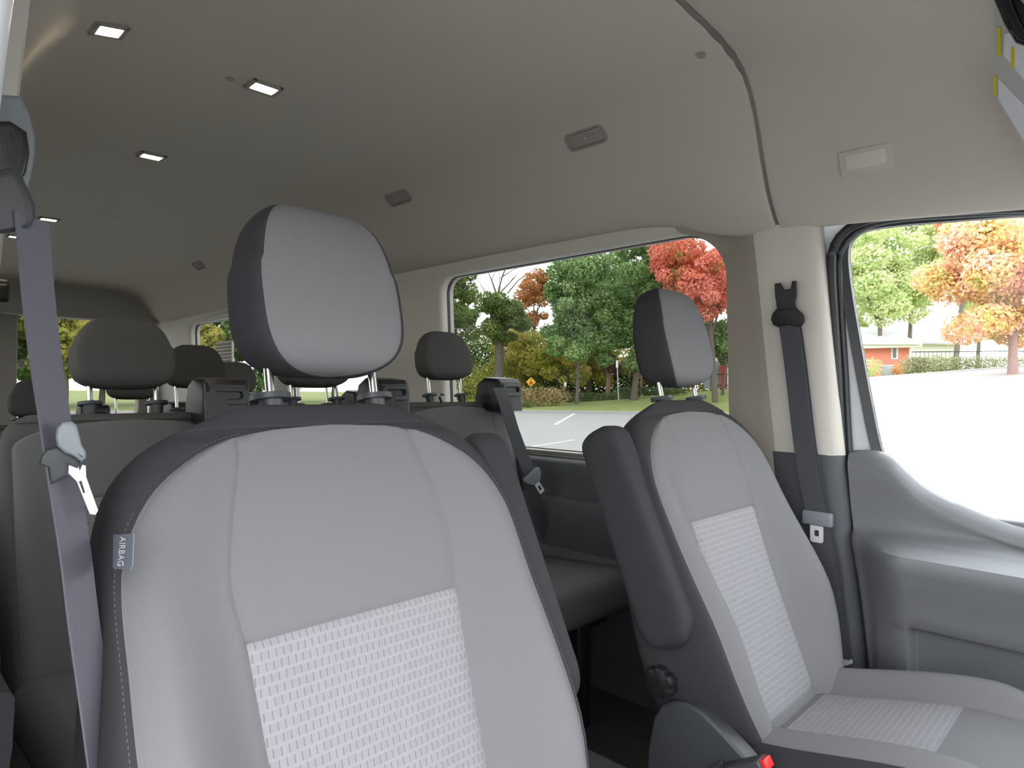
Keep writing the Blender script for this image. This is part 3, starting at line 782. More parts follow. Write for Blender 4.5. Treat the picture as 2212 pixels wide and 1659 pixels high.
# passenger's belt, close to the camera on the left
def pl(px_, py_, y): return at(px_, py_, 'y', y)
pb = thing('seat_belt', 'grey passenger belt hanging down the left edge with a bright steel tongue', 'seat belt', tuple(pl(40, 400, .74)))
f0 = [(22, 262), (58, 285), (64, 330), (56, 372), (40, 400), (0, 420), (-40, 300), (-30, 262)]
prism('anchor_slot', f0, lambda a, b: pl(a, b, .745), lambda a, b: pl(a, b, .775), M['black'], pb, bev=.005)
f1 = [(44, 208), (62, 245), (74, 290), (76, 330), (70, 370), (60, 410), (-60, 420), (-60, 200)]
prism('anchor_cover', f1, lambda a, b: pl(a, b, .772), lambda a, b: pl(a, b, .80), M['mgrey'], pb, bev=.006)
f2 = [(28, 362), (48, 380), (62, 410), (75, 440), (76, 470), (64, 492), (38, 500), (5, 505), (-30, 500), (-30, 370)]
prism('guide_loop', f2, lambda a, b: pl(a, b, .700), lambda a, b: pl(a, b, .735), M['dgrey'], pb, bev=.008)
bpx = [(70, 470), (77, 560), (88, 680), (103, 800), (117, 890), (130, 980), (146, 1080), (163, 1190), (180, 1330), (198, 1460), (222, 1640), (250, 1850)]
bpts = resample([pl(a, b, .715 + .01 * math.sin(k * .5)) for k, (a, b) in enumerate(bpx)], 30)
wdir = Vector((.62, .78, 0)).normalized() * .050
strip('webbing', bpts, wdir, .0018, M['web_lit'], pb)
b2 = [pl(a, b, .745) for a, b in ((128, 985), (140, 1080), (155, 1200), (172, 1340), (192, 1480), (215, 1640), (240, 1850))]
strip('rear_webbing', resample(b2, 20), Vector((.5, .86, 0)).normalized() * .045, .0018, M['web_lit'], pb)
hout = [(122, 925), (135, 912), (155, 910), (166, 918), (172, 940), (177, 962), (186, 975), (186, 990), (176, 998), (158, 985), (140, 978), (124, 965), (119, 945)]
prism('tongue_handle', hout, lambda a, b: pl(a, b, .690), lambda a, b: pl(a, b, .708), M['mgrey'], pb, bev=.004)
hout2 = [(88, 985), (100, 972), (125, 965), (150, 975), (175, 990), (168, 1012), (148, 1004), (146, 1028), (108, 1048), (104, 1010), (84, 1003)]
prism('tongue_body', hout2, lambda a, b: pl(a, b, .698), lambda a, b: pl(a, b, .716), M['dgrey'], pb, bev=.003)
tg = [(149, 998), (168, 1000), (172, 1018), (178, 1004), (185, 1006), (186, 1030), (212, 1103), (206, 1112), (194, 1110), (166, 1040), (148, 1022)]
tin = [(172, 1042), (182, 1066), (188, 1082), (192, 1080), (184, 1050), (178, 1036)]
plate('steel_tongue', tg, [[(170, 1040), (180, 1066), (184, 1064), (176, 1038)]], lambda a, b: pl(a, b, .702), lambda a, b: pl(a, b, .706), M['tongue'], pb)

# ================================================================== SEATS
def backrest(cfg):
    """grid of a padded backrest in local (u, v, w): u across, v up, w forward. returns dict of parts"""
    H, hw, T = cfg['H'], cfg['hw'], cfg['T']
    vi0, vi1, vlt, ins, arch, light = cfg['vi0'], cfg['vi1'], cfg['vlt'], cfg['ins'], cfg['arch'], cfg['light']
    bol = cfg.get('bol', .04)
    def cosspace(a, b, n, both=True):
        return [a + (b - a) * (0.5 - 0.5 * math.cos(math.pi * k / n)) for k in range(n)] if both else [a + (b - a) * math.sin(math.pi / 2 * k / n) for k in range(n)]
    vs = cosspace(cfg.get('v0', 0), vi0, 6) + cosspace(vi0, vi1, 22) + cosspace(vi1, vlt, 26) + cosspace(vlt, H, 14, False) + [H]
    n1, n2, n3, n4 = 14, 16, 12, 10
    rows = []; vt = cfg.get('vt', H - .06)
    def bump(u, ui, ul, v):
        if ul - ui < 1e-5: return 0
        t = (abs(u) - ui) / (ul - ui)
        if t <= 0: return 0
        return (sstep(0, .80, t) - .22 * sstep(.75, 1.0, t))
    def groove(d): return math.exp(-(d / .0035) ** 2)
    for v in vs:
        hwv = smooth_tab(hw, v); g = 1.0 if v < vt else math.sqrt(max(0, 1 - ((v - vt) / (H - vt)) ** 2))
        if v > vt: hwv = hwv - (1 - g) * cfg.get('shr', .10)
        ul = smooth_tab(light, v) if v < arch else 0
        if v >= vlt: ul = 0
        elif v >= arch:
            ul = smooth_tab(light, arch) * (max(0, 1 - ((v - arch) / (vlt - arch)) ** 2.2)) ** .5 if v < vlt else 0
        ul = min(ul, hwv * .97)
        if v < vi0 * .5 : pass
        ui = min(ins(v), ul)
        Tv = smooth_tab(T, v)
        wf0 = smooth_tab(cfg['front'], v)
        bl = bol * (.50 + .50 * sstep(-.08, .20, v)) * (smooth_tab([(.08, 1), (.22, .88), (.38, .50), (.50, .26), (.60, .08), (.634, 0)], v) if bol > .05 else sstep(vlt, vlt - .30, v))
        def wf(u):
            d = min(abs(abs(u) - ui), 1) if ui > 0 else 1
            base = wf0 - .012 * (1 - min(1, abs(u) / .16) ** 2) * 0 - 0.02 * max(0, (abs(u) - .12)) ** 2 * 8
            w = base + bl * bump(u, ui, ul, v)
            gr = .0035 * groove(abs(abs(u) - ui)) + .0045 * groove(abs(abs(u) - ul))
            for vv in (vi0, vi1):
                if abs(u) <= ui + 1e-6: gr += .003 * groove(abs(v - vv))
            return w - gr if ul > 0 else w
        row = []
        half = []
        for k in range(n1): half.append((ui * k / n1, 0))
        for k in range(n2): t = 0.5 - 0.5 * math.cos(math.pi * k / n2); half.append((ui + (ul - ui) * t, 1))
        pts = [(u, wf(u) * g - (1 - g) * Tv * .5) for u, _ in half]
        wl_ = wf(ul) * g - (1 - g) * Tv * .5; wmid = -Tv * .45
        for k in range(n3 + 1):
            a = math.pi / 2 * k / n3; e = .72
            pts.append((ul + (hwv - ul) * math.sin(a) ** e, wmid + (wl_ - wmid) * max(0, math.cos(a)) ** e))
        wb = -Tv * (.5 + .5 * g)
        for k in range(1, n4 + 1):
            a = math.pi / 2 * k / n4
            pts.append((hwv * max(0, math.cos(a)) ** .35 if k < n4 else 0, wmid + (wb - wmid) * math.sin(a) ** .5))
        rows.append((v, pts))
    NP = len(rows[0][1])
    # full ring: right half reversed to left half mirrored
    V = []; UV = []; nc = 2 * (NP - 1)
    for v, pts in rows:
        ring = pts + [(-u, w) for u, w in pts[-2:0:-1]]
        for u, w in ring:
            V.append((u, v, w)); UV.append((u + .5, v))
    nr = len(rows); parts = {'insert': [], 'cover': [], 'shell': []}
    iv0, iv1 = vs.index(vi0) if vi0 in vs else 6, 6 + 22
    ilt = 6 + 22 + 26
    for i in range(nr - 1):
        for j in range(nc):
            a, b = i * nc + j, i * nc + (j + 1) % nc
            q = (a, b, b + nc, a + nc)
            jj = j if j < NP - 1 else nc - 1 - j
            if jj < n1: cls = 'insert' if 6 <= i < 28 else 'cover'
            elif jj < n1 + n2: cls = 'cover'
            else: cls = 'shell'
            if i >= ilt: cls = 'shell'
            if cfg.get('nolight') and cls == 'cover': cls = cfg.get('nolight')
            parts[cls].append(q)
    parts['shell'].append(tuple(range(nc))[::-1]); 
    edge = []
    for i in range(0, ilt + 1):
        edge.append(V[i * nc + n1 + n2])
    left = [(-u, v, w) for u, v, w in edge]
    return V, UV, parts, edge[:-1] + left[::-1]
def build_grid(V, UV, parts, fmap, names, mats, parent):
    out = {}
    for k, fs in parts.items():
        if not fs: continue
        used = sorted({i for f in fs for i in f}); idx = {o: n for n, o in enumerate(used)}
        par = parent if k == 'shell' else out.get('shell', parent)
        verts = [fmap(*V[i]) for i in used]
        o = mk(names[k], verts, [tuple(idx[i] for i in f) for f in fs], mats[k], par, uvs=[UV[i] for i in used])
        bm = bmesh.new(); bm.from_mesh(o.data); bmesh.ops.remove_doubles(bm, verts=bm.verts, dist=1e-5)
        bmesh.ops.dissolve_degenerate(bm, edges=bm.edges, dist=1e-6); bmesh.ops.recalc_face_normals(bm, faces=bm.faces)
        bm.to_mesh(o.data); bm.free()
        out[k] = o
    return out

def headrest(parent, c, wd, ht, dp, tilt, mface, mside, posts, post_len, label_side=None, sc_top=.86, face_in=.86, sock=True, postx=.0775):
    """pad with a lighter face; c: centre of the pad, dp depth along forward axis"""
    fw = Vector((0, -math.cos(tilt), math.sin(tilt))); up = Vector((0, math.sin(tilt), math.cos(tilt))); X = Vector((1, 0, 0))
    nr, n = 40, 72; V = []; UV = []
    fi = []
    # v from bottom to top; ring around in (u,w)
    cols_face = 18
    vs = [-math.cos(math.pi * k / nr) for k in range(nr + 1)]
    for t in vs:
        g = (1 - abs(t) ** (3.6 if t > 0 else 4.6)) ** (1 / 2.6) if abs(t) < 1 else 0
        gw = (1 - abs(t) ** 4.2) ** (1 / 3.2) if abs(t) < 1 else 0
        hwv = wd / 2 * gw * (1 + (.03 if t < .2 else 0) + (sc_top - 1) * sstep(-.1, 1.0, t))
        hd_ = dp / 2 * g * (1 - .12 * t)
        uf = hwv * face_in
        half = []
        for k in range(cols_face + 1):
            u = uf * k / cols_face; half.append((u, hd_ * (1 - .10 * (u / (hwv + 1e-6)) ** 2) - .002 * math.exp(-((uf - u) / .003) ** 2)))
        w0 = half[-1][1]
        for k in range(1, 9):
            a = math.pi / 2 * k / 8; half.append((uf + (hwv - uf) * math.sin(a), w0 * math.cos(a) ** .7 + (-hd_ * .1) * (1 - math.cos(a))))
        wl_ = half[-1][1]
        for k in range(1, 11):
            a = math.pi / 2 * k / 10; half.append((hwv * max(0, math.cos(a)) ** .5 if k < 10 else 0, wl_ + (-hd_ - wl_) * math.sin(a) ** .6))
        ring = half + [(-u, w) for u, w in half[-2:0:-1]]
        for u, w in ring: V.append((u, t * ht / 2, w)); UV.append((u + .3, t * ht / 2))
        nc = len(ring); NP = len(half)
    parts = {'shell': [], 'cover': []}
    for i in range(nr):
        for j in range(nc):
            a, b = i * nc + j, i * nc + (j + 1) % nc
            jj = j if j < NP - 1 else nc - 1 - j
            parts['cover' if jj < cols_face else 'shell'].append((a, b, b + nc, a + nc))
    fm = lambda u, v, w: c + X * u + up * v + fw * w
    o = build_grid(V, UV, parts, fm, {'shell': 'headrest', 'cover': 'headrest_face'}, {'shell': mside, 'cover': mface}, parent)
    hr = o['shell']
    for sgn in (-1, 1):
        px_ = sgn * postx
        a = c + X * px_ - up * (ht / 2 - .02) - fw * .008; b = a - up * (post_len + .05)
        tube('post', [a, b], .0062, M['chrome'], hr, 16)
        if sock:
            s = a - up * (post_len + .004)
            bm = bmesh.new(); bm_tube(bm, [s + up * .004, s + up * .012, s + up * .013], [.027, .0265, .021], 20)
            bm_tube(bm, [s - up * .02, s + up * .005], [.013, .016], 16)
            from_bm('post_socket', bm, M['dgrey'], parent)
    return hr

def capsule_arm(name, top, bot, depth, thick, m, parent, fwd):
    """fold-up arm rest as a flat rounded bar from top to bottom"""
    ax = (bot - top).normalized(); Ln = (bot - top).length; X = Vector((1, 0, 0)); fw = Vector(fwd); fw = (fw - ax * fw.dot(ax)).normalized()
    N = 40; bm = bmesh.new(); rings = []
    for k in range(N + 1):
        s = Ln * (.5 - .5 * math.cos(math.pi * k / N))
        r0, r1 = .045, depth * .52
        g = 1.0
        if s < r0: g = math.sqrt(max(0, 1 - ((r0 - s) / r0) ** 2)) * .35 + .65 * math.sqrt(max(0, 1 - ((r0 - s) / r0) ** 3))
        if s > Ln - r1: g = math.sqrt(max(0, 1 - ((s - (Ln - r1)) / r1) ** 2))
        gt = 1.0
        if s < .03: gt = math.sqrt(max(0, 1 - ((.03 - s) / .03) ** 2))
        if s > Ln - .03: gt = math.sqrt(max(0, 1 - ((s - Ln + .03) / .03) ** 2))
        dd = depth * (.80 + .20 * s / Ln); ring = []
        cen = top + ax * s - fw * (dd - depth) * .5
        for j in range(32):
            a = 2 * math.pi * j / 32; ca, sa = math.cos(a), math.sin(a)
            ring.append(bm.verts.new(cen + fw * (dd / 2 * g * math.copysign(abs(ca) ** .30, ca)) + X * (thick / 2 * gt * math.copysign(abs(sa) ** .36, sa))))
        rings.append(ring)
    for A_, B_ in zip(rings, rings[1:]):
        for j in range(32):
            bm.faces.new((A_[j], A_[(j + 1) % 32], B_[(j + 1) % 32], B_[j]))
    bmesh.ops.remove_doubles(bm, verts=bm.verts, dist=1e-5)
    return from_bm(name, bm, m, parent, auto=None)

TILT = math.radians(17)
def stitches(name, edge, fmap, parent, m, out=.004, ln=.0032, gap=.0026, shift=.006):
    pts = [Vector(fmap(*p)) for p in edge]; bm = bmesh.new(); pitch = ln + gap; pos = 0.0; nxt = 0.0
    for a, b in zip(pts, pts[1:]):
        d = (b - a).length
        if d < 1e-7: continue
        t = (b - a) / d
        while nxt <= pos + d:
            p = a + t * (nxt - pos); bm_tube(bm, [p - t * ln * .5, p + t * ln * .5], .00045, 5); nxt += pitch
        pos += d
    return from_bm(name, bm, m, parent)

def front_seat(xc, inboard, lab, name='front_seat'):
    """inboard: +1 if the arm rest is on the +X side"""
    s = thing(name, lab, 'car seat', (xc, .62, ZF), 'front seats')
    O = Vector((xc, .602, -.65)); up = Vector((0, math.sin(TILT), math.cos(TILT))); fw = Vector((0, -math.cos(TILT), math.sin(TILT)))
    cfg = dict(v0=-.085, H=.668, vt=.612, shr=.06,
        hw=[(-.1, .200), (-.03, .238), (.05, .272), (.13, .294), (.21, .302), (.30, .303), (.40, .294), (.48, .287), (.54, .277), (.58, .262), (.61, .236), (.635, .198), (.65, .17), (.668, .14)],
        T=[(-.09, .13), (0, .15), (.3, .13), (.5, .105), (.655, .075)],
        vi0=-.035, vi1=.385, vlt=.634, arch=9,
        ins=lambda v: smooth_tab([(0, .125), (.1, .135), (.385, .152), (.45, .160), (.52, .150), (.60, .13)], v),
        light=[(-.1, .176), (-.03, .214), (.05, .248), (.13, .269), (.21, .276), (.29, .278), (.38, .276), (.48, .272), (.53, .255), (.57, .226), (.60, .185), (.618, .148), (.627, .112), (.632, .068), (.634, .0)],
        front=[(-.09, .035), (0, .032), (.1, .02), (.25, .006), (.4, .0), (.55, -.004), (.655, -.02)], bol=.086)
    V, UV, parts, edge = backrest(cfg)
    # light arch with the photo's fuller shoulders
    fm = lambda u, v, w: O + Vector((1, 0, 0)) * u + up * v + fw * w
    P = {'shell': parts['shell'], 'cover': parts['cover'], 'insert': parts['insert']}
    b = build_grid(V, UV, P, fm, {'shell': 'backrest', 'cover': 'backrest_cover', 'insert': 'backrest_insert'}, {'shell': M['seat_dark'], 'cover': M['seat_light'], 'insert': M['insert']}, s)
    b['cover']['label'] = 'light grey front cover'; b['insert']['label'] = 'pale woven centre insert'
    stitches('stitching', [(u * 1.006 + math.copysign(.004, u), v + .002, w - .001) for u, v, w in edge], fm, b['shell'], M['thread'])
    headrest(s, O + up * .834 + fw * -.030 + Vector((.018 if inboard > 0 else .026, 0, -.0 if inboard > 0 else -.006)), .240, .250, .105, math.radians(12), M['seat_light'], M['seat_dark'], 2, .052, postx=.082)
    # folded arm rest
    xa = xc + inboard * .300
    top = Vector((xa, .860, -.085)); bot = Vector((xa, .662, -.495))
    arm = capsule_arm('arm_rest', top, bot, .118, .072, M['seat_dark'], s, (0, -1, .35))
    # cushion
    cz = -.668
    nu, nv = 48, 50; V2 = []; UV2 = []; cls = {'insert': [], 'cover': [], 'shell': []}
    depth = .60
    us = []
    def row(t):
        y = .655 - depth * t
        hwv = smooth_tab([(0, .225), (.2, .255), (.5, .268), (.85, .255), (1, .22)], t)
        ui = .150 if t < .93 else .150; ul = hwv * .86
        zt = cz - .030 + .075 * sstep(0, .75, t) - .075 * sstep(.82, 1.0, t) ** 2 * 1.2
        return y, hwv, ui, ul, zt
    ts = [.19 * k / 6 for k in range(6)] + [.19 + (.63 - .19) * (.5 - .5 * math.cos(math.pi * k / 22)) for k in range(22)] + [.63 + .37 * math.sin(math.pi / 2 * k / 16) for k in range(17)]
    n1, n2, n3 = 12, 14, 12; NPc = n1 + n2 + n3 + 1
    for t in ts:
        y, hwv, ui, ul, zt = row(t); half = []
        for k in range(n1): u = ui * k / n1; half.append((u, zt - .003 * math.exp(-((ui - u) / .0035) ** 2)))
        for k in range(n2):
            q = .5 - .5 * math.cos(math.pi * k / n2); u = ui + (ul - ui) * q
            half.append((u, zt + .045 * (sstep(0, .55, q) - .35 * sstep(.6, 1, q)) * sstep(0, .2, t) * sstep(1.0, .7, t) - .003 * math.exp(-((u - ui) / .0035) ** 2) - .004 * math.exp(-((ul - u) / .0035) ** 2)))
        z0 = half[-1][1]
        for k in range(n3 + 1):
            a = math.pi / 2 * k / n3; half.append((ul + (hwv - ul) * math.sin(a) ** .8, z0 - .13 * (1 - math.cos(a) ** .9)))
        # drop the side rim down
        half[-1] = (hwv, z0 - .15)
        full = [(-u, z) for u, z in half[:0:-1]] + half
        for u, z in full:
            V2.append((u, y, z - .0)); UV2.append((u + .5, y))
    ncc = 2 * NPc - 1
    mid = NPc - 1
    for i in range(len(ts) - 1):
        for j in range(ncc - 1):
            jj = j - mid if j >= mid else mid - 1 - j
            if jj < n1: c_ = 'insert' if 6 <= i < 28 else 'cover'
            elif jj < n1 + n2: c_ = 'cover'
            else: c_ = 'shell'
            cls[c_].append((i * ncc + j, i * ncc + j + 1, (i + 1) * ncc + j + 1, (i + 1) * ncc + j))
    # bottom and front closing
    base = len(V2)
    lr = [V2[(len(ts) - 1) * ncc + j] for j in range(ncc)]
    for (u, y, z) in lr: V2.append((u, y - .012, z - .03)); UV2.append((u + .5, y))
    for (u, y, z) in lr: V2.append((u * .98, y + .02, cz - .16)); UV2.append((u + .5, y - .1))
    for j in range(ncc - 1):
        a = (len(ts) - 1) * ncc + j
        cls['shell'].append((a, a + 1, base + j + 1, base + j)); cls['shell'].append((base + j, base + j + 1, base + ncc + j + 1, base + ncc + j))
    fm2 = lambda u, y, z: Vector((xc + u, y, z))
    cc = build_grid(V2, UV2, cls, fm2, {'shell': 'seat_cushion', 'cover': 'cushion_cover', 'insert': 'cushion_insert'}, {'shell': M['seat_dark'], 'cover': M['seat_light'], 'insert': M['insert']}, s)
    box('cushion_pan', (xc, .38, -.82), (.44, .50, .08), M['black'], s, bev=.02)
    box('pedestal', (xc, .42, -.92), (.40, .44, .17), M['black'], s, bev=.02)
    # side valance with its domed recliner cover, inboard side
    xs = xc + inboard * .272
    side_o = [(.74, -.90), (.735, -.72), (.722, -.655), (.703, -.622), (.68, -.607), (.65, -.600), (.617, -.605), (.576, -.628), (.535, -.655), (.50, -.680), (.40, -.715), (.15, -.735), (.14, -.80), (.15, -.90)]
    prism('side_valance', side_o, lambda a, b: Vector((xs - .022, a, b)), lambda a, b: Vector((xs + .022, a, b)), M['dgrey'], s, bev=.012)
    kc = Vector((xc + inboard * .287, .700, -.573)); X = Vector((inboard, 0, 0))
    bm = bmesh.new(); rings = []
    for (h, rr) in ((-.03, .030), (.0, .031), (.016, .032), (.024, .029), (.027, .022)):
        rings.append([bm.verts.new(kc + X * h + Vector((0, math.cos(2 * math.pi * k / 36), math.sin(2 * math.pi * k / 36))) * (rr - (.004 if (k % 6) in (0, 1) and h > -.01 else 0))) for k in range(36)])
    for A_, B_ in zip(rings, rings[1:]):
        for k in range(36): bm.faces.new((A_[k], A_[(k + 1) % 36], B_[(k + 1) % 36], B_[k]))
    bm.faces.new(rings[-1]); bm.faces.new(rings[0][::-1])
    from_bm('recliner_knob', bm, M['black'], s, auto=30)
    # buckle
    bc = at(1655, 1648, 'x', xc - .305) if inboard < 0 else Vector((xc + .30, .50, -.66))
    bd = Vector((0, -.50, .30)).normalized()
    rot = Matrix((Vector((1, 0, 0)), bd.cross(Vector((1, 0, 0))), bd)).transposed()
    bk = box('buckle', bc - bd * .045, (.036, .022, .085), M['dgrey'], s, bev=.005, rot=rot)
    box('release_button', bc + bd * .001, (.026, .018, .012), M['red'], bk, bev=.003, rot=rot)
    strip('buckle_stalk', [bc - bd * .085, bc - bd * .16 + Vector((0, 0, -.03))], Vector((0, .02, .03)), .006, M['dgrey'], bk)
    return s, fm
drv, _ = front_seat(1.440, -1, 'grey driver seat on the right with folded armrest and recliner knob facing us')
pas, fmp = front_seat(.470, 1, 'large grey passenger seat in the foreground with the AIRBAG tag')

# AIRBAG tag on the outboard side of the passenger backrest
back = [c for c in pas.children if c.name.startswith('backrest')][0]
tp = [(247, 1155), (291, 1153), (288, 1222), (283, 1232), (246, 1228)]
tagY = .655
def tagpt(a, b, h): return at(a, b, 'y', tagY - .012 - h + (b - 1190) * -.00012 * 0)
# plane through three rays hugging the dark side bolster
tA, tB, tC = at(250, 1155, 'y', .735), at(291, 1153, 'y', .672), at(246, 1229, 'y', .712)
tn = (tB - tA).cross(tC - tA).normalized()
if tn.dot(ray(267, 1191)) > 0: tn = -tn
def on_tag(a, b, h=0.0):
    d = ray(a, b); t = (tA.dot(tn)) / d.dot(tn); return d * t + tn * h
tagp = prism('airbag_tag', tp, lambda a, b: on_tag(a, b, .0010), lambda a, b: on_tag(a, b, .0), M['tagcloth'], back)
cu = bpy.data.curves.new('lettering', 'FONT'); cu.body = 'AIRBAG'; cu.size = 1.0; cu.extrude = .01; cu.align_x = 'CENTER'; cu.align_y = 'CENTER'
to = bpy.data.objects.new('lettering_tmp', cu); COL.objects.link(to)
bpy.context.view_layer.update()
me = bpy.data.meshes.new_from_object(to.evaluated_get(bpy.context.evaluated_depsgraph_get()))
xs_ = [v.co.x for v in me.vertices]; ys_ = [v.co.y for v in me.vertices]
wt, ht_ = max(xs_) - min(xs_), max(ys_) - min(ys_)
off = root_loc(tagp)
for v in me.vertices:          # reading downwards along the tag
    s = (v.co.x - (max(xs_) + min(xs_)) / 2) / wt; t = (v.co.y - (max(ys_) + min(ys_)) / 2) / ht_
    v.co = on_tag(266 - s * 6 + t * 13, 1191 + s * 64, .0012 + .0002 * (v.co.z > 0)) - off
me.materials.append(M['white'])
lo = bpy.data.objects.new('tag_lettering', me); COL.objects.link(lo); lo.parent = tagp
bpy.data.objects.remove(to); bpy.data.curves.remove(cu)

# ---------------- bench rows
def bench_row(lab):
    """three-seat bench; built for the second row"""
    yb = 1.80
    b = thing('bench_seat', lab, 'bench seat', (MID + .06, yb + .1, ZF), 'bench rows')
    up = Vector((0, math.sin(math.radians(14)), math.cos(math.radians(14)))); fw = Vector((0, -math.cos(math.radians(14)), math.sin(math.radians(14))))
    for i, xc in enumerate((.505, 1.03, 1.555)):
        dz = (-.004, .004, .016)[i]; dh = (.014, .014, .034)[i]
        O = Vector((xc, yb - .145, -.64 + dz))
        cfg = dict(H=.605, vt=.565, shr=.03,
            hw=[(0, .258), (.3, .262), (.5, .258), (.57, .248), (.605, .225)],
            T=[(0, .12), (.3, .10), (.605, .07)], vi0=.03, vi1=.40, vlt=.585, arch=.52,
            ins=lambda v: smooth_tab([(0, .15), (.4, .165), (.6, .175)], v),
            light=[(0, .235), (.3, .24), (.52, .238)], front=[(0, .02), (.2, .008), (.4, 0), (.605, -.01)], bol=.022)
        V, UV, parts, edge = backrest(cfg)
        fm = lambda u, v, w: O + Vector((1, 0, 0)) * u + up * v + fw * w
        build_grid(V, UV, parts, fm, {'shell': 'backrest', 'cover': 'backrest_cover', 'insert': 'backrest_insert'}, {'shell': M['bench'], 'cover': M['bench_mid'], 'insert': M['bench_insert']}, b)
        headrest(b, O + up * (.745 + dh) + fw * -.035, .226, .180, .085, math.radians(10), M['bench'], M['bench'], 2, .045 + dh, postx=.075, sc_top=.80, face_in=.9)
        # belt guide on the outboard shoulder
        gc = Vector((xc + .205, yb - .02, -.010 + dz))
        prof_ = [(-.062, -.085), (-.050, .022), (-.036, .036), (.030, .042), (.070, .020), (.085, -.03), (.085, -.09)]
        g = prism('belt_guide', prof_, lambda a, c_: gc + Vector((-.060, a, c_)), lambda a, c_: gc + Vector((.060, a, c_)), M['black'], b, bev=.014, seg=4)
        out = rrect(-.050, .050, -.024, .022, .014, 5); inn = rrect(-.036, .036, -.008, .010, .008, 4)
        plate('slot_bezel', out, [inn[::-1]], lambda a, c_: gc + Vector((a, -.066 + (c_ + .03) * .12, c_ - .006)), lambda a, c_: gc + Vector((a, -.050 + (c_ + .03) * .12, c_ - .006)), M['dgrey'], g, bev=.003)
        # cushion
        bm = bmesh.new()
        bm_box(bm, (xc, yb - .37, -.645), (.515, .50, .13), .045, Matrix.Rotation(-.07, 3, 'X'), 5)
        from_bm('seat_cushion', bm, M['bench_mid'], b, auto=None)
        if i != 1:
            for dy in (-.25, .05):
                box('leg', (xc, yb - .3 + dy, -.85), (.06, .08, .32), M['black'], b, bev=.008)
    box('seat_frame', (MID + .06, yb - .30, -.735), (1.50, .42, .05), M['black'], b, bev=.01)
    # shoulder release lever beside the outer headrest
    tube('fold_lever', [Vector((1.47, yb - .02, -.045)), Vector((1.46, yb - .02, -.028)), Vector((1.468, yb - .022, -.016)), Vector((1.478, yb - .022, -.020))], .004, M['black'], b, 8)
    return b
row2 = bench_row('dark grey bench directly behind the two front seats')
def mid_x(o): return sum(v[0] for v in o.bound_box) / 8 + row2.location.x
for dy, lb in ((.97, 'second dark bench from the front, seen between the near headrests'), (1.87, 'third dark bench from the front, near the rear doors')):
    c = copy_tree(row2); dz = -.055 if dy < 1 else -.11
    c.location = row2.location + Vector((0 if dy < 1 else .02, dy, dz)); c['label'] = lb
    for h in list(c.children):
        left = mid_x(h) < .76 and not h.name.startswith('seat_frame')
        if h.name.startswith('headrest'): h.location += Vector((0, 0, (.05 if dy < 1 else .045)))
        if left and dy < 1:              # no seat on the aisle side of this row
            for g_ in list(h.children): bpy.data.objects.remove(g_)
            bpy.data.objects.remove(h); continue
        if left:
            h.location += Vector((.13, 0, 0))
            if h.name.startswith('headrest'): h.location += Vector((0, 0, -.075))

# hanging second-row belts
def row_belt(px, lab, y0, tongue=True, ypl=None):
    pts = [at(a, b, 'y', yy) for a, b, yy in px]
    r = thing('seat_belt', lab, 'seat belt', tuple(pts[0]))
    strip('webbing', resample(pts, 20), Vector((.046, -.016, 0)), .0018, M['web'], r)
    return r
r = row_belt([(1078, 838, 1.70), (1092, 875, 1.635), (1105, 920, 1.61), (1125, 975, 1.58), (1147, 1030, 1.55), (1160, 1090, 1.55), (1180, 1150, 1.57), (1205, 1225, 1.60), (1210, 1262, 1.60)], 'black belt with a steel tongue hanging on the second row seat by the window', 0)
belt_tongue(r, at(1151, 1030, 'y', 1.535), (.10, -.02, -.14), (.9, -.2, .45), 1.0)
row_belt([(463, 848, 1.70), (470, 880, 1.635), (478, 930, 1.60), (490, 1010, 1.57)], 'dark belt coming out of the guide left of the front headrest', 0)
row_belt([(835, 848, 1.70), (842, 875, 1.635), (850, 930, 1.60), (860, 1010, 1.57)], 'dark belt coming out of the guide just right of the near headrest post', 0)

# step box and wheel-arch cover low on the left
tag(box('step_box', (.20, 1.28, -.90), (.26, .40, .18), M['trim_dark'], bev=.02, loc=(.20, 1.28, -1.0)), 'dark moulded step cover low on the left behind the belt', 'step')

# ================================================================== OUTSIDE
GZ = -1.78
def az_px(px_): d = ray(px_, 842); return math.atan2(d.x, d.y)
# the bank beyond the kerb: height of its top by azimuth
BT = [(-180, -1.45), (-60, -1.45), (math.degrees(az_px(900)), -1.45)] + [(math.degrees(az_px(p)), v) for p, v in ((1130, -1.42), (1250, -1.05), (1333, -.72), (1450, -.42), (1590, .28), (1890, 1.35), (2212, 2.2), (2500, 2.6))] + [(110, 2.2), (150, .5), (180, -1.45)]
RK = 52.0
def bank_top(az): return smooth_tab(BT, math.degrees(az))
AZ1, AZ2 = az_px(1640), az_px(1850)
def side_k(az): return sstep(AZ1, AZ2, az) * sstep(math.radians(150), math.radians(115), az)
def RKf(az): return RK + 15 * side_k(az)
def lot_z(az, r):
    k = side_k(az); zend = GZ + k * (bank_top(az) - .10 - GZ)
    t = max(0, (r - 14) / (RKf(az) - 14))
    return GZ + (zend - GZ) * min(1, t) ** 1.3
def ground_z(az, r):
    rk = RKf(az); zl = lot_z(az, rk)
    if r <= rk: return lot_z(az, r)
    zt = bank_top(az)
    if r < rk + .3: return zl + .15
    k = sstep(rk, rk + 14, r)
    return zl + .15 + (zt - zl - .15) * (.55 * min(1, (r - rk) / 14) + .45 * k) + max(0, r - rk - 14) * .004
def ground_at(px_, R):
    d = ray(px_, 842); az = math.atan2(d.x, d.y); return Vector((R * math.sin(az), R * math.cos(az), ground_z(az, R))), az
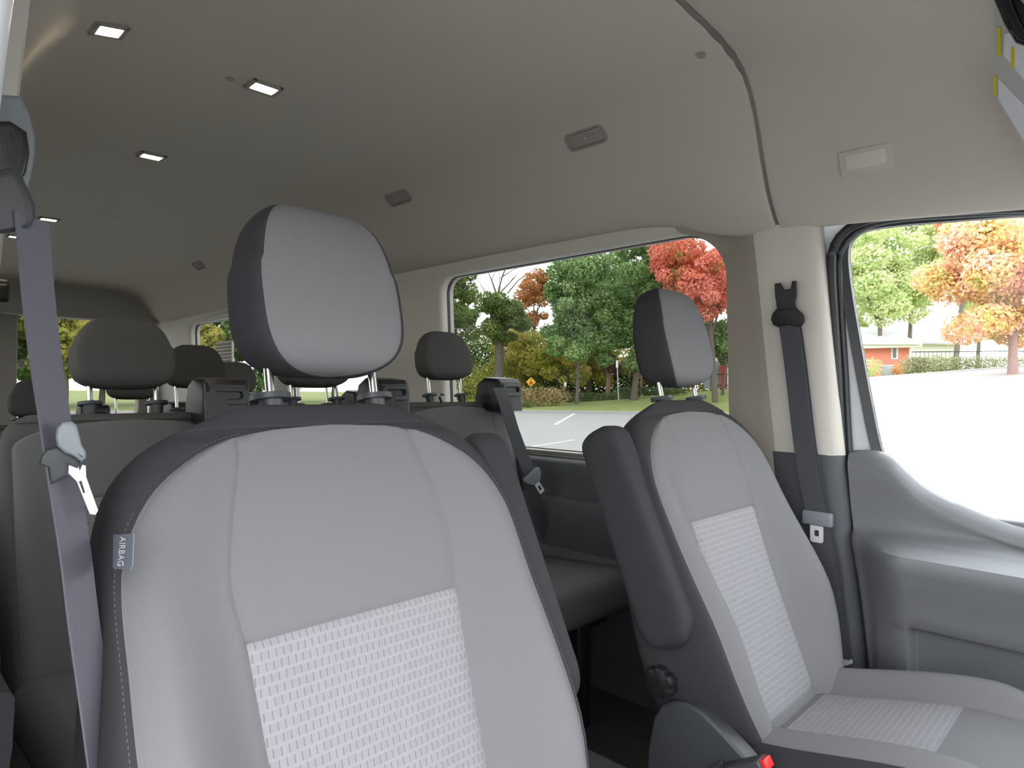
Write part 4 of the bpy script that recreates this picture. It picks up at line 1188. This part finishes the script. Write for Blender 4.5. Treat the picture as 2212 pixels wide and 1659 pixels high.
def annulus(name, rs, m, lab, cat, kind=None):
    na = 360; vs = []; 
    for r in rs:
        for k in range(na):
            az = -math.pi + 2 * math.pi * k / na; rr = r * RKf(az) / RK if r <= RK else r + RKf(az) - RK
            vs.append((rr * math.sin(az), rr * math.cos(az), ground_z(az, rr)))
    return tag(mk(name, vs, grid_faces(len(rs), na, True), m, loc=(0, 0, 0)), lab, cat, kind=kind)
annulus('parking_lot', [.5, 4, 8, 12, 18, 25, 32, 40, 46, RK], M['asphalt'], 'grey asphalt parking lot outside the windows', 'parking lot', 'structure')
annulus('grass_bank', [RK + .28, RK + 1.5, RK + 3, RK + 5, RK + 8, RK + 11, 66, 75, 90, 120, 200], M['grass'], 'mown yellow-green grass bank beyond the kerb', 'grass', 'stuff')
def kerb():
    na = 360; vs = []
    for (dr, dz) in ((0, -.05), (0, .13), (.03, .16), (.28, .17), (.30, .05)):
        for k in range(na):
            az = -math.pi + 2 * math.pi * k / na; r = RKf(az) + dr
            vs.append((r * math.sin(az), r * math.cos(az), lot_z(az, RKf(az)) + dz))
    tag(mk('kerb', vs, grid_faces(5, na, True), M['kerb'], auto=40, loc=(0, 0, GZ)), 'pale concrete kerb between the parking lot and the grass', 'kerb', kind='structure')
kerb()
# painted bay lines
def ground_hit(px_, py_, h=0.012):
    d = ray(px_, py_); return d * ((GZ + h) / d.z)
for (a, b, lb) in (((1241, 893), (1199, 917), 'upper white parking bay line seen through the side window'), ((1241, 950), (1150, 964), 'lower white parking bay line just above the window sill')):
    p, q = ground_hit(*a), ground_hit(*b)
    n = (q - p).cross(Vector((0, 0, 1))).normalized() * .06 * max(1, (p.length / 30))
    o = mk('bay_line', [p - n, p + n, q + n, q - n, p - n - Vector((0, 0, .01)), p + n - Vector((0, 0, .01)), q + n - Vector((0, 0, .01)), q - n - Vector((0, 0, .01))],
           [(0, 1, 2, 3), (7, 6, 5, 4), (0, 4, 5, 1), (1, 5, 6, 2), (2, 6, 7, 3), (3, 7, 4, 0)], M['linep'], smooth=False, loc=tuple((p + q) / 2))
    tag(o, lb, 'road marking', 'parking bay lines')

def leaves_mesh(name, centers, radii, n, size, m, parent=None, loc=None, flat=.8, seed=0):
    rng = np.random.default_rng(seed)
    centers = np.array(centers, dtype=float); radii = np.array(radii, dtype=float)
    wts = (radii ** 2).sum(1); wts /= wts.sum()
    ci = rng.choice(len(centers), n, p=wts)
    d = rng.normal(size=(n, 3)); d /= np.linalg.norm(d, axis=1)[:, None]
    rr = (0.55 + 0.45 * rng.random(n) ** .5)[:, None] * (1 + .06 * rng.normal(size=(n, 1)))
    p = centers[ci] + d * rr * radii[ci]
    nrm = d + rng.normal(size=(n, 3)) * .7; nrm[:, 2] += .3; nrm /= np.linalg.norm(nrm, axis=1)[:, None]
    t = np.cross(nrm, rng.normal(size=(n, 3))); t /= np.linalg.norm(t, axis=1)[:, None]; b = np.cross(nrm, t)
    s = (size * (.6 + .8 * rng.random(n)))[:, None]
    v = np.empty((n, 4, 3)); v[:, 0] = p - t * s * .5; v[:, 1] = p + b * s * .32; v[:, 2] = p + t * s * .5; v[:, 3] = p - b * s * .32
    off = np.array(root_loc(parent) if loc is None else Vector(loc)); v -= off
    me = bpy.data.meshes.new(name); me.vertices.add(4 * n); me.vertices.foreach_set('co', v.ravel())
    me.loops.add(4 * n); me.loops.foreach_set('vertex_index', np.arange(4 * n, dtype=np.int32))
    me.polygons.add(n); me.polygons.foreach_set('loop_start', np.arange(0, 4 * n, 4, dtype=np.int32))
    me.update(); me.materials.append(m)
    o = bpy.data.objects.new(name, me); COL.objects.link(o)
    if parent: o.parent = parent
    if loc is not None: o.location = loc
    return o
def clumps(c, R, n, rc, rng):
    cs, rs = [], []
    for _ in range(n):
        d = rng.normal(size=3); d /= np.linalg.norm(d); k = .15 + .85 * rng.random() ** .55
        cs.append(np.array(c) + d * k * np.array(R)); s = rc * (.5 + .75 * rng.random()); rs.append((s, s, s * .75))
    return cs, rs
def tree(px_, R, crown, leaf, lab, n=9000, lsize=.22, trunk=(.22, .1), bark='bark', ncl=46, rc=None, name='tree', seed=1, branches=8, base=None, cat='tree', trunk_px=None):
    """crown = (px left, px right, py top, py bottom) in the view at range R"""
    g, az = ground_at(trunk_px if trunk_px else px_, R)
    x0, x1, yt, yb = crown
    dl, dr = at_dist(x0, (yt + yb) / 2, R), at_dist(x1, (yt + yb) / 2, R)
    top = at_dist((x0 + x1) / 2, yt, R).z; bot = at_dist((x0 + x1) / 2, yb, R).z
    c = (dl + dr) / 2; c.z = (top + bot) / 2; c2 = c
    hw_ = (dr - dl).length / 2; hh = (top - bot) / 2
    rng = np.random.default_rng(seed)
    t = thing(name, lab, cat, tuple(g))
    rc = rc or min(hw_, hh) * .34
    cs, rs = clumps((c.x, c.y, c.z), (hw_, hw_ * .85, hh), ncl, rc, rng)
    leaves_mesh('foliage', cs, rs, int(n * 1.7), lsize * 1.25, L[leaf], t, seed=seed)
    bm = bmesh.new(); fork = Vector((g.x * .5 + c.x * .5, g.y * .5 + c.y * .5, bot + hh * .35))
    bm_tube(bm, [g - Vector((0, 0, .2)), g.lerp(fork, .5) + Vector((.05, 0, 0)), fork], [trunk[0], trunk[0] * .8, trunk[1]], 9)
    for k in range(branches):
        e = Vector(cs[rng.integers(len(cs))]); s0 = g.lerp(fork, .72 + .26 * rng.random())
        bm_tube(bm, [s0, s0.lerp(e, .5) + Vector((0, 0, .25)), e], [trunk[1] * .7, trunk[1] * .45, .02], 6)
    from_bm('trunk', bm, M[bark], t)
    return t
tree(1420, 78, (1330, 1560, 470, 760), 'green2', 'broad olive tree behind the red tree in the side window', n=12000, lsize=.3, seed=36, trunk=(.3, .2))
tree(1270, 74, (1200, 1400, 500, 760), 'green', 'second green tree behind the one with the thin trunk', n=12000, lsize=.28, seed=37, trunk=(.3, .2))
tree(1246, 60, (1162, 1345, 530, 818), 'green', 'leafy green tree with a thin trunk in the middle of the side window', n=16000, trunk=(.20, .12), seed=3)
tree(1368, 62, (1310, 1480, 500, 800), 'green', 'green tree with a brown trunk just left of the driver headrest', n=15000, trunk=(.34, .16), seed=4)
tree(1500, 58, (1405, 1640, 500, 700), 'red', 'bright red tree at the right edge of the side window', n=14000, seed=5, trunk=(.25, .14), trunk_px=1545)
tree(1560, 62, (1520, 1640, 690, 790), 'green', 'low green tree under the red one beside the driver headrest', n=4000, seed=6, trunk=(.15, .08))
tree(1076, 66, (1010, 1150, 630, 745), 'green2', 'olive green pine with a thick grey trunk left in the side window', n=9000, seed=7, trunk=(.62, .40), lsize=.2)
tree(990, 74, (905, 1040, 560, 760), 'green2', 'dark green tree at the left end of the side window', n=9000, seed=8, trunk=(.3, .2), trunk_px=960)
tree(1150, 84, (1118, 1200, 575, 700), 'orange', 'small orange tree behind the green one in the side window', n=5000, seed=9, trunk=(.25, .15))
tree(1130, 78, (1060, 1235, 690, 840), 'yellow', 'yellow-green tree above the tan ornamental grass', n=10000, seed=10, trunk=(.2, .12))
tree(1215, 70, (1160, 1290, 725, 835), 'yellow', 'yellow and orange small tree left of the thin green tree trunk', n=6000, seed=11, trunk=(.15, .1))
tree(1290, 74, (1255, 1350, 745, 830), 'yellow', 'yellow-green shrubby tree behind the tall white-topped post', n=4500, seed=12, trunk=(.12, .08))
tree(1312, 66, (1290, 1345, 760, 812), 'brown', 'bare mauve-brown ornamental tree with a stout pinkish trunk', n=1500, seed=13, trunk=(.28, .2), bark='barkp', lsize=.14, branches=14)
tree(1385, 72, (1340, 1430, 765, 812), 'brown', 'bare mauve-brown shrub behind the brown tree trunk', n=1800, seed=14, trunk=(.15, .1), bark='barkp', lsize=.14)
# bare tree against the sky
g, az = ground_at(1062, 90)
bt = thing('bare_tree', 'bare leafless tree standing against the white sky in the side window', 'tree', tuple(g))
bm = bmesh.new()
def bp(a, b): return at_dist(a, b, 90)
bm_tube(bm, [g, bp(1068, 720), bp(1074, 635)], [.5, .35, .24], 9)
for path, r0 in ((((1074, 640), (1062, 605), (1052, 583)), .16), (((1076, 640), (1084, 600), (1100, 560), (1110, 540)), .16), (((1075, 638), (1100, 612), (1124, 586)), .12), (((1096, 634), (1120, 605), (1150, 585), (1168, 572)), .10),
                 (((1060, 655), (1045, 625), (1030, 602)), .10), (((1085, 598), (1105, 585), (1135, 570)), .08), (((1074, 640), (1080, 610), (1078, 575)), .09), (((1100, 612), (1112, 596), (1118, 575)), .06), (((1062, 605), (1070, 588), (1075, 572)), .06)):
    bm_tube(bm, [bp(*p) for p in path], [r0 * (1 - .8 * k / (len(path) - 1)) for k in range(len(path))], 6)
from_bm('branches', bm, M['bark'], bt)
# undergrowth and hedge on the bank
def shrub(px0, px1, y0, y1, R, leaf, lab, n, name='shrub', cat='shrub', lsize=.15, seed=1, ncl=16, rcf=.5, kind=None, group=None):
    g, _ = ground_at((px0 + px1) / 2, R)
    a, b = at_dist(px0, y1, R), at_dist(px1, y1, R); zt = at_dist((px0 + px1) / 2, y0, R).z
    rng = np.random.default_rng(seed); cs, rs = [], []
    base_z = min(at_dist((px0 + px1) / 2, y1, R).z, zt - .3)
    h = zt - base_z
    for k in range(ncl):
        t = (k + .5) / ncl; p = a.lerp(b, t)
        gz = p.z if name != 'x' else base_z
        cs.append((p.x, p.y, gz + h * (.45 + .1 * rng.random()))); w = (b - a).length / ncl * .9 + h * .3
        rs.append((w, w, h * (.52 + .1 * rng.random())))
    t_ = thing(name, lab, cat, tuple(g), group)
    leaves_mesh('foliage', cs, rs, n, lsize, L[leaf], t_, seed=seed)
    bm = bmesh.new()
    for c_ in cs[::2]: bm_tube(bm, [Vector(c_) - Vector((0, 0, h * .6)), Vector(c_)], [.05, .02], 5)
    from_bm('stems', bm, M['bark'], t_)
    return t_
shrub(1095, 1215, 838, 875, 60, 'straw', 'tan ornamental grass clump left of the thin tree trunk', 2600, 'ornamental_grass', 'shrub', .2, 21, 8)
shrub(1190, 1372, 848, 868, 64, 'hedge', 'low green hedge along the top of the bank', 4200, 'hedge', 'hedge', .14, 22, 20)
shrub(1330, 1480, 836, 852, 65, 'hedge', 'low green hedge behind the tall white-topped post', 3000, 'hedge', 'hedge', .14, 23, 14)
shrub(1085, 1150, 868, 880, 57, 'hedge', 'low dark green ground cover in front of the ornamental grass', 1200, 'ground_cover', 'shrub', .12, 24, 8)
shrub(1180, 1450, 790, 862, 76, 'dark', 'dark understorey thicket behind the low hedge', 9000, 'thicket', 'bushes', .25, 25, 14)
shrub(1180, 1620, 745, 850, 88, 'yellow', 'tall yellow-green thicket far behind the thin tree trunk', 14000, 'thicket', 'bushes', .36, 27, 16)
shrub(960, 1190, 720, 872, 92, 'green2', 'tall olive thicket at the left end of the side window', 20000, 'thicket', 'bushes', .36, 28, 9)
shrub(1000, 1190, 790, 872, 80, 'yellow', 'green and yellow thicket behind the warning sign', 6000, 'thicket', 'bushes', .25, 26, 10)

# signs and posts
def flat_frame(px_, R):
    g, az = ground_at(px_, R); r = Vector((math.cos(az), -math.sin(az), 0)); n = Vector((-math.sin(az), -math.cos(az), 0)); return g, r, n
g, r_, n_ = flat_frame(1146, 62)
sg_ = thing('warning_sign', 'yellow diamond road sign with a red disc and a black arrow', 'road sign', tuple(g))
c = at_dist(1147, 825, 62); 
S = .46
fr3 = lambda a, b, h: c + r_ * a + Vector((0, 0, 1)) * b + n_ * h
tube('post', [g - Vector((0, 0, .1)), Vector((c.x, c.y, c.z)) - n_ * .04], .035, M['galv'], sg_, 8)
prism('sign_board', [(0, -S), (S, 0), (0, S), (-S, 0)], lambda a, b: fr3(a, b, 0), lambda a, b: fr3(a, b, .02), M['sign_yellow'], sg_, bev=.01)
prism('red_disc', [(.17 * math.cos(math.pi * (k + .5) / 4), -.09 + .17 * math.sin(math.pi * (k + .5) / 4)) for k in range(8)], lambda a, b: fr3(a, b, .02), lambda a, b: fr3(a, b, .03), M['sign_red'], sg_)
prism('black_arrow', [(-.022, .12), (.022, .12), (.022, .24), (.09, .23), (0, .35), (-.09, .23), (-.022, .24)], lambda a, b: fr3(a, b, .02), lambda a, b: fr3(a, b, .03), M['sign_black'], sg_)
g, r_, n_ = flat_frame(1335, 57)
sp2 = thing('sign_post', 'tall thin grey post with a small white sign on top, left of the driver headrest', 'sign post', tuple(ground_at(1335, 57)[0]))
tp_ = at_dist(1333, 780, 57); bz = at_dist(1336, 856, 57)
tube('post', [bz - Vector((0, 0, .3)), tp_], .055, M['galv'], sp2, 8)
fr4 = lambda a, b, h: tp_ + r_ * a + Vector((0, 0, 1)) * b + n_ * h
prism('small_sign', rrect(-.09, .09, -.55, .05, .02, 3), lambda a, b: fr4(a, b, .06), lambda a, b: fr4(a, b, .08), M['white_wood'], sp2)
g, r_, n_ = flat_frame(1221, 60)
tp2 = at_dist(1221, 828, 60); sp3 = thing('sign_post', 'short dark post with a small white notice beside the thin tree trunk', 'sign post', tuple(g))
tube('post', [at_dist(1223, 858, 60) - Vector((0, 0, .2)), tp2], .04, M['bark'], sp3, 8)
fr5 = lambda a, b, h: tp2 + r_ * a + Vector((0, 0, 1)) * b + n_ * h
prism('small_sign', rrect(-.12, .12, -.28, .10, .02, 3), lambda a, b: fr5(a, b, .05), lambda a, b: fr5(a, b, .07), M['white_wood'], sp3)
# overhead wire
tag(tube('overhead_wire', [at_dist(850, 716, 68), at_dist(1000, 710, 68), at_dist(1140, 704, 68), at_dist(1250, 690, 68), at_dist(1900, 560, 68), at_dist(2200, 480, 68)], .022, M['galv'], None, 6, loc=tuple(at_dist(1000, 710, 68))), 'thin utility wire crossing in front of the trees', 'wire')

# right-hand side: maple, house, hedge, fence, cooling unit
tree(2188, 60, (1985, 2420, 475, 752), 'maple', 'large orange and yellow maple in the driver door window', n=30000, trunk=(.36, .26), seed=31, ncl=70, bark='barkp', lsize=.24)
tree(1900, 84, (1800, 2010, 440, 720), 'pale', 'pale yellow-green tree at the left of the driver door window', n=12000, seed=32, trunk=(.3, .2), lsize=.28)
tree(1960, 96, (1850, 2120, 380, 690), 'pale', 'tall pale green tree behind the red brick house', n=12000, seed=33, trunk=(.3, .2), lsize=.34)
tree(2060, 90, (2000, 2260, 400, 560), 'red', 'red-topped tree behind the orange maple', n=9000, seed=34, trunk=(.3, .2), lsize=.3)
tree(1840, 100, (1760, 1930, 440, 745), 'pale', 'tall green tree at the far left of the driver door window', n=9000, seed=38, trunk=(.3, .2), lsize=.34)
tree(2110, 110, (2000, 2260, 420, 745), 'pale', 'wide pale yellow tree far behind the orange maple', n=12000, seed=39, trunk=(.3, .2), lsize=.4)
tree(2330, 95, (2200, 2600, 420, 740), 'pale', 'green tree beyond the right end of the driver door window', n=6000, seed=35, trunk=(.3, .2), lsize=.34)
def local(px_, R, py_=None):
    g, az = ground_at(px_, R)
    r = Vector((math.cos(az), -math.sin(az), 0)); f = Vector((math.sin(az), math.cos(az), 0)); return g, r, f
g, r, f = local(1900, 82)
K = 82 / F / math.cos(0) * math.hypot(1, (1900 - CX) / F) ** 0   # metres per pixel sideways, roughly
def hpt(px_, py_, R=82): return at_dist(px_, py_, R)
hs = thing('brick_house', 'single storey red brick house with a white roof edge behind the hedge', 'house', tuple(g))
def wall_between(pa, pb, zb, zt, th, m, name, parent):
    d = (pb - pa); d.z = 0; n = Vector((d.y, -d.x, 0)).normalized() * th
    if n.dot(pa) < 0: n = -n
    bm = bmesh.new(); V = [bm.verts.new(Vector((p.x, p.y, z)) + o) for z in (zb, zt) for o in (Vector(), n) for p in (pa, pb)]
    for fc in ((0, 1, 5, 4), (2, 6, 7, 3), (0, 4, 6, 2), (1, 3, 7, 5), (4, 5, 7, 6), (0, 2, 3, 1)): bm.faces.new([V[i] for i in fc])
    return from_bm(name, bm, m, parent, smooth=False)
ze = hpt(1930, 745).z; zb = hpt(1930, 812).z
wall_between(hpt(1845, 780), hpt(1966, 780), zb - .3, ze, 7, M['brick'], 'brick_wall', hs)
wall_between(hpt(1840, 748, 81), hpt(1992, 748, 81), hpt(1930, 751, 81).z, hpt(1930, 739, 81).z, .5, M['white_wood'], 'eave', hs)
ra, rb = hpt(1838, 741, 80.6), hpt(1994, 741, 80.6); rc_, rd = hpt(1850, 706, 88), hpt(1905, 708, 88)
bm = bmesh.new(); V = [bm.verts.new(v) for v in (ra, rb, rd, rc_, ra + Vector((0, 0, -.15)), rb + Vector((0, 0, -.15)), rd + Vector((0, 0, -.15)), rc_ + Vector((0, 0, -.15)))]
for fc in ((0, 1, 2, 3), (7, 6, 5, 4), (0, 4, 5, 1), (1, 5, 6, 2), (2, 6, 7, 3), (3, 7, 4, 0)): bm.faces.new([V[i] for i in fc])
from_bm('roof', bm, M['roof_pale'], hs, smooth=False)
wf_ = wall_between(hpt(1925, 760, 81.9), hpt(1940, 760, 81.9), hpt(1930, 776, 81.9).z, hpt(1930, 749, 81.9).z, .08, M['white_wood'], 'window_frame', hs)
wall_between(hpt(1928.5, 760, 81.8), hpt(1936, 760, 81.8), hpt(1930, 773, 81.8).z, hpt(1930, 752, 81.8).z, .06, M['winpane'], 'window_pane', wf_)
wall_between(hpt(1964, 780, 81.7), hpt(1969, 780, 81.7), zb, hpt(1930, 752, 81.7).z, .15, M['white_wood'], 'downpipe', hs)
h2 = thing('second_house', 'pale grey roofed house behind the brick house', 'house', tuple(ground_at(1990, 100)[0]))
q0, q1, q2, q3 = hpt(1925, 738, 98), hpt(2080, 742, 98), hpt(2020, 697, 104), hpt(1975, 700, 104)
bm = bmesh.new(); V = [bm.verts.new(v) for v in (q0, q1, q2, q3, q0 + Vector((0, 0, -.2)), q1 + Vector((0, 0, -.2)), q2 + Vector((0, 0, -.2)), q3 + Vector((0, 0, -.2)))]
for fc in ((0, 1, 2, 3), (7, 6, 5, 4), (0, 4, 5, 1), (1, 5, 6, 2), (2, 6, 7, 3), (3, 7, 4, 0)): bm.faces.new([V[i] for i in fc])
from_bm('roof', bm, M['roof_pale'], h2, smooth=False)
wall_between(hpt(1970, 760, 99), hpt(2075, 760, 99), hpt(2000, 800, 99).z, hpt(2000, 741, 99).z, 6, M['white_wood'], 'wall', h2)
shrub(1957, 2012, 772, 812, 70, 'hedge_pale', 'clipped green hedge block left of the maple trunk', 3000, 'clipped_hedge', 'hedge', .15, 41, 6)
shrub(2010, 2178, 770, 808, 71, 'hedge_pale', 'long brownish clipped hedge running to the maple trunk', 5000, 'clipped_hedge', 'hedge', .15, 42, 18)
shrub(2196, 2330, 768, 806, 71, 'hedge_pale', 'clipped hedge right of the maple trunk', 3000, 'clipped_hedge', 'hedge', .15, 43, 12)
shrub(1872, 1896, 776, 812, 74, 'pale', 'small yellow-green shrub at the corner of the brick house', 800, 'shrub', 'shrub', .15, 44, 4)
shrub(1934, 1950, 786, 812, 74, 'orange', 'small orange shrub right of the grey cooling unit', 600, 'shrub', 'shrub', .15, 45, 4)
# cooling unit
g, r, f = local(1916, 75)
au = thing('cooling_unit', 'grey box-shaped cooling unit against the red brick wall', 'cooling unit', tuple(g))
cc = hpt(1917, 801, 75); rot = Matrix((r, f, Vector((0, 0, 1)))).transposed()
box('casing', cc, (1.15, .9, 1.1), M['acbox'], au, bev=.04, rot=rot)
for k in range(7): box('grille_bar', cc - f * .46 + Vector((0, 0, -.42 + k * .14)), (1.0, .03, .05), M['galv'], au, bev=.005, rot=rot)
# iron fences
def fence(px0, px1, R, yt, yb, lab, step=6):
    pa, pb_ = at_dist(px0, yb, R), at_dist(px1, yb, R); h = at_dist((px0 + px1) / 2, yt, R).z - at_dist((px0 + px1) / 2, yb, R).z
    fz = thing('iron_fence', lab, 'fence', tuple(pa))
    bm = bmesh.new(); n = int((pb_ - pa).length / .35)
    for k in range(n + 1):
        p = pa.lerp(pb_, k / n); bm_box(bm, p + Vector((0, 0, h / 2)), (.035, .035, h), 0)
    from_bm('pickets', bm, M['iron'], fz, smooth=False)
    tube('top_rail', [pa + Vector((0, 0, h * .92)), pb_ + Vector((0, 0, h * .92))], .05, M['iron'], fz, 6)
    tube('bottom_rail', [pa + Vector((0, 0, h * .12)), pb_ + Vector((0, 0, h * .12))], .05, M['iron'], fz, 6)
fence(1970, 2330, 78, 757, 781, 'black iron fence behind the long clipped hedge')
fence(1535, 1640, 66, 806, 836, 'black iron fence right of the driver headrest')
# porch house glimpsed right of the driver's headrest
g, r, f = local(1570, 78)
ph = thing('porch_house', 'white porch with a dark red door right of the driver headrest', 'house', tuple(g))
wall_between(hpt(1520, 800, 80), hpt(1700, 800, 80), hpt(1570, 840, 80).z, hpt(1570, 778, 80).z, 5, M['acbox'], 'wall', ph)
wall_between(hpt(1510, 770, 78), hpt(1700, 770, 78), hpt(1570, 780, 78).z, hpt(1570, 770, 78).z, .6, M['white_wood'], 'porch_beam', ph)
wall_between(hpt(1571, 800, 78), hpt(1575, 800, 78), hpt(1570, 838, 78).z, hpt(1570, 778, 78).z, .2, M['white_wood'], 'porch_post', ph)
wall_between(hpt(1556, 800, 79.6), hpt(1570, 800, 79.6), hpt(1570, 838, 79.6).z, hpt(1570, 786, 79.6).z, .1, M['sign_red'], 'front_door', ph)

# woods behind the van, seen through the rear and far side windows
k = 0
for px_, R, yt in ((-330, 46, 560), (-220, 50, 590), (-120, 44, 600), (-20, 48, 610), (60, 52, 600), (140, 46, 620), (220, 50, 600), (310, 54, 620), (400, 50, 590), (480, 60, 600), (560, 58, 610), (640, 60, 600), (720, 62, 590), (800, 64, 580), (880, 66, 570)):
    k += 1
    tree(px_, R + 12, (px_ - 110, px_ + 110, yt - 120, 850), ('yellow', 'green2', 'green')[k % 3], 'green or yellow-green tree of the woods behind the van', n=9000, lsize=.36, seed=50 + k, trunk=(.25, .15), ncl=34).__setitem__('group', 'trees of the woods behind the van')
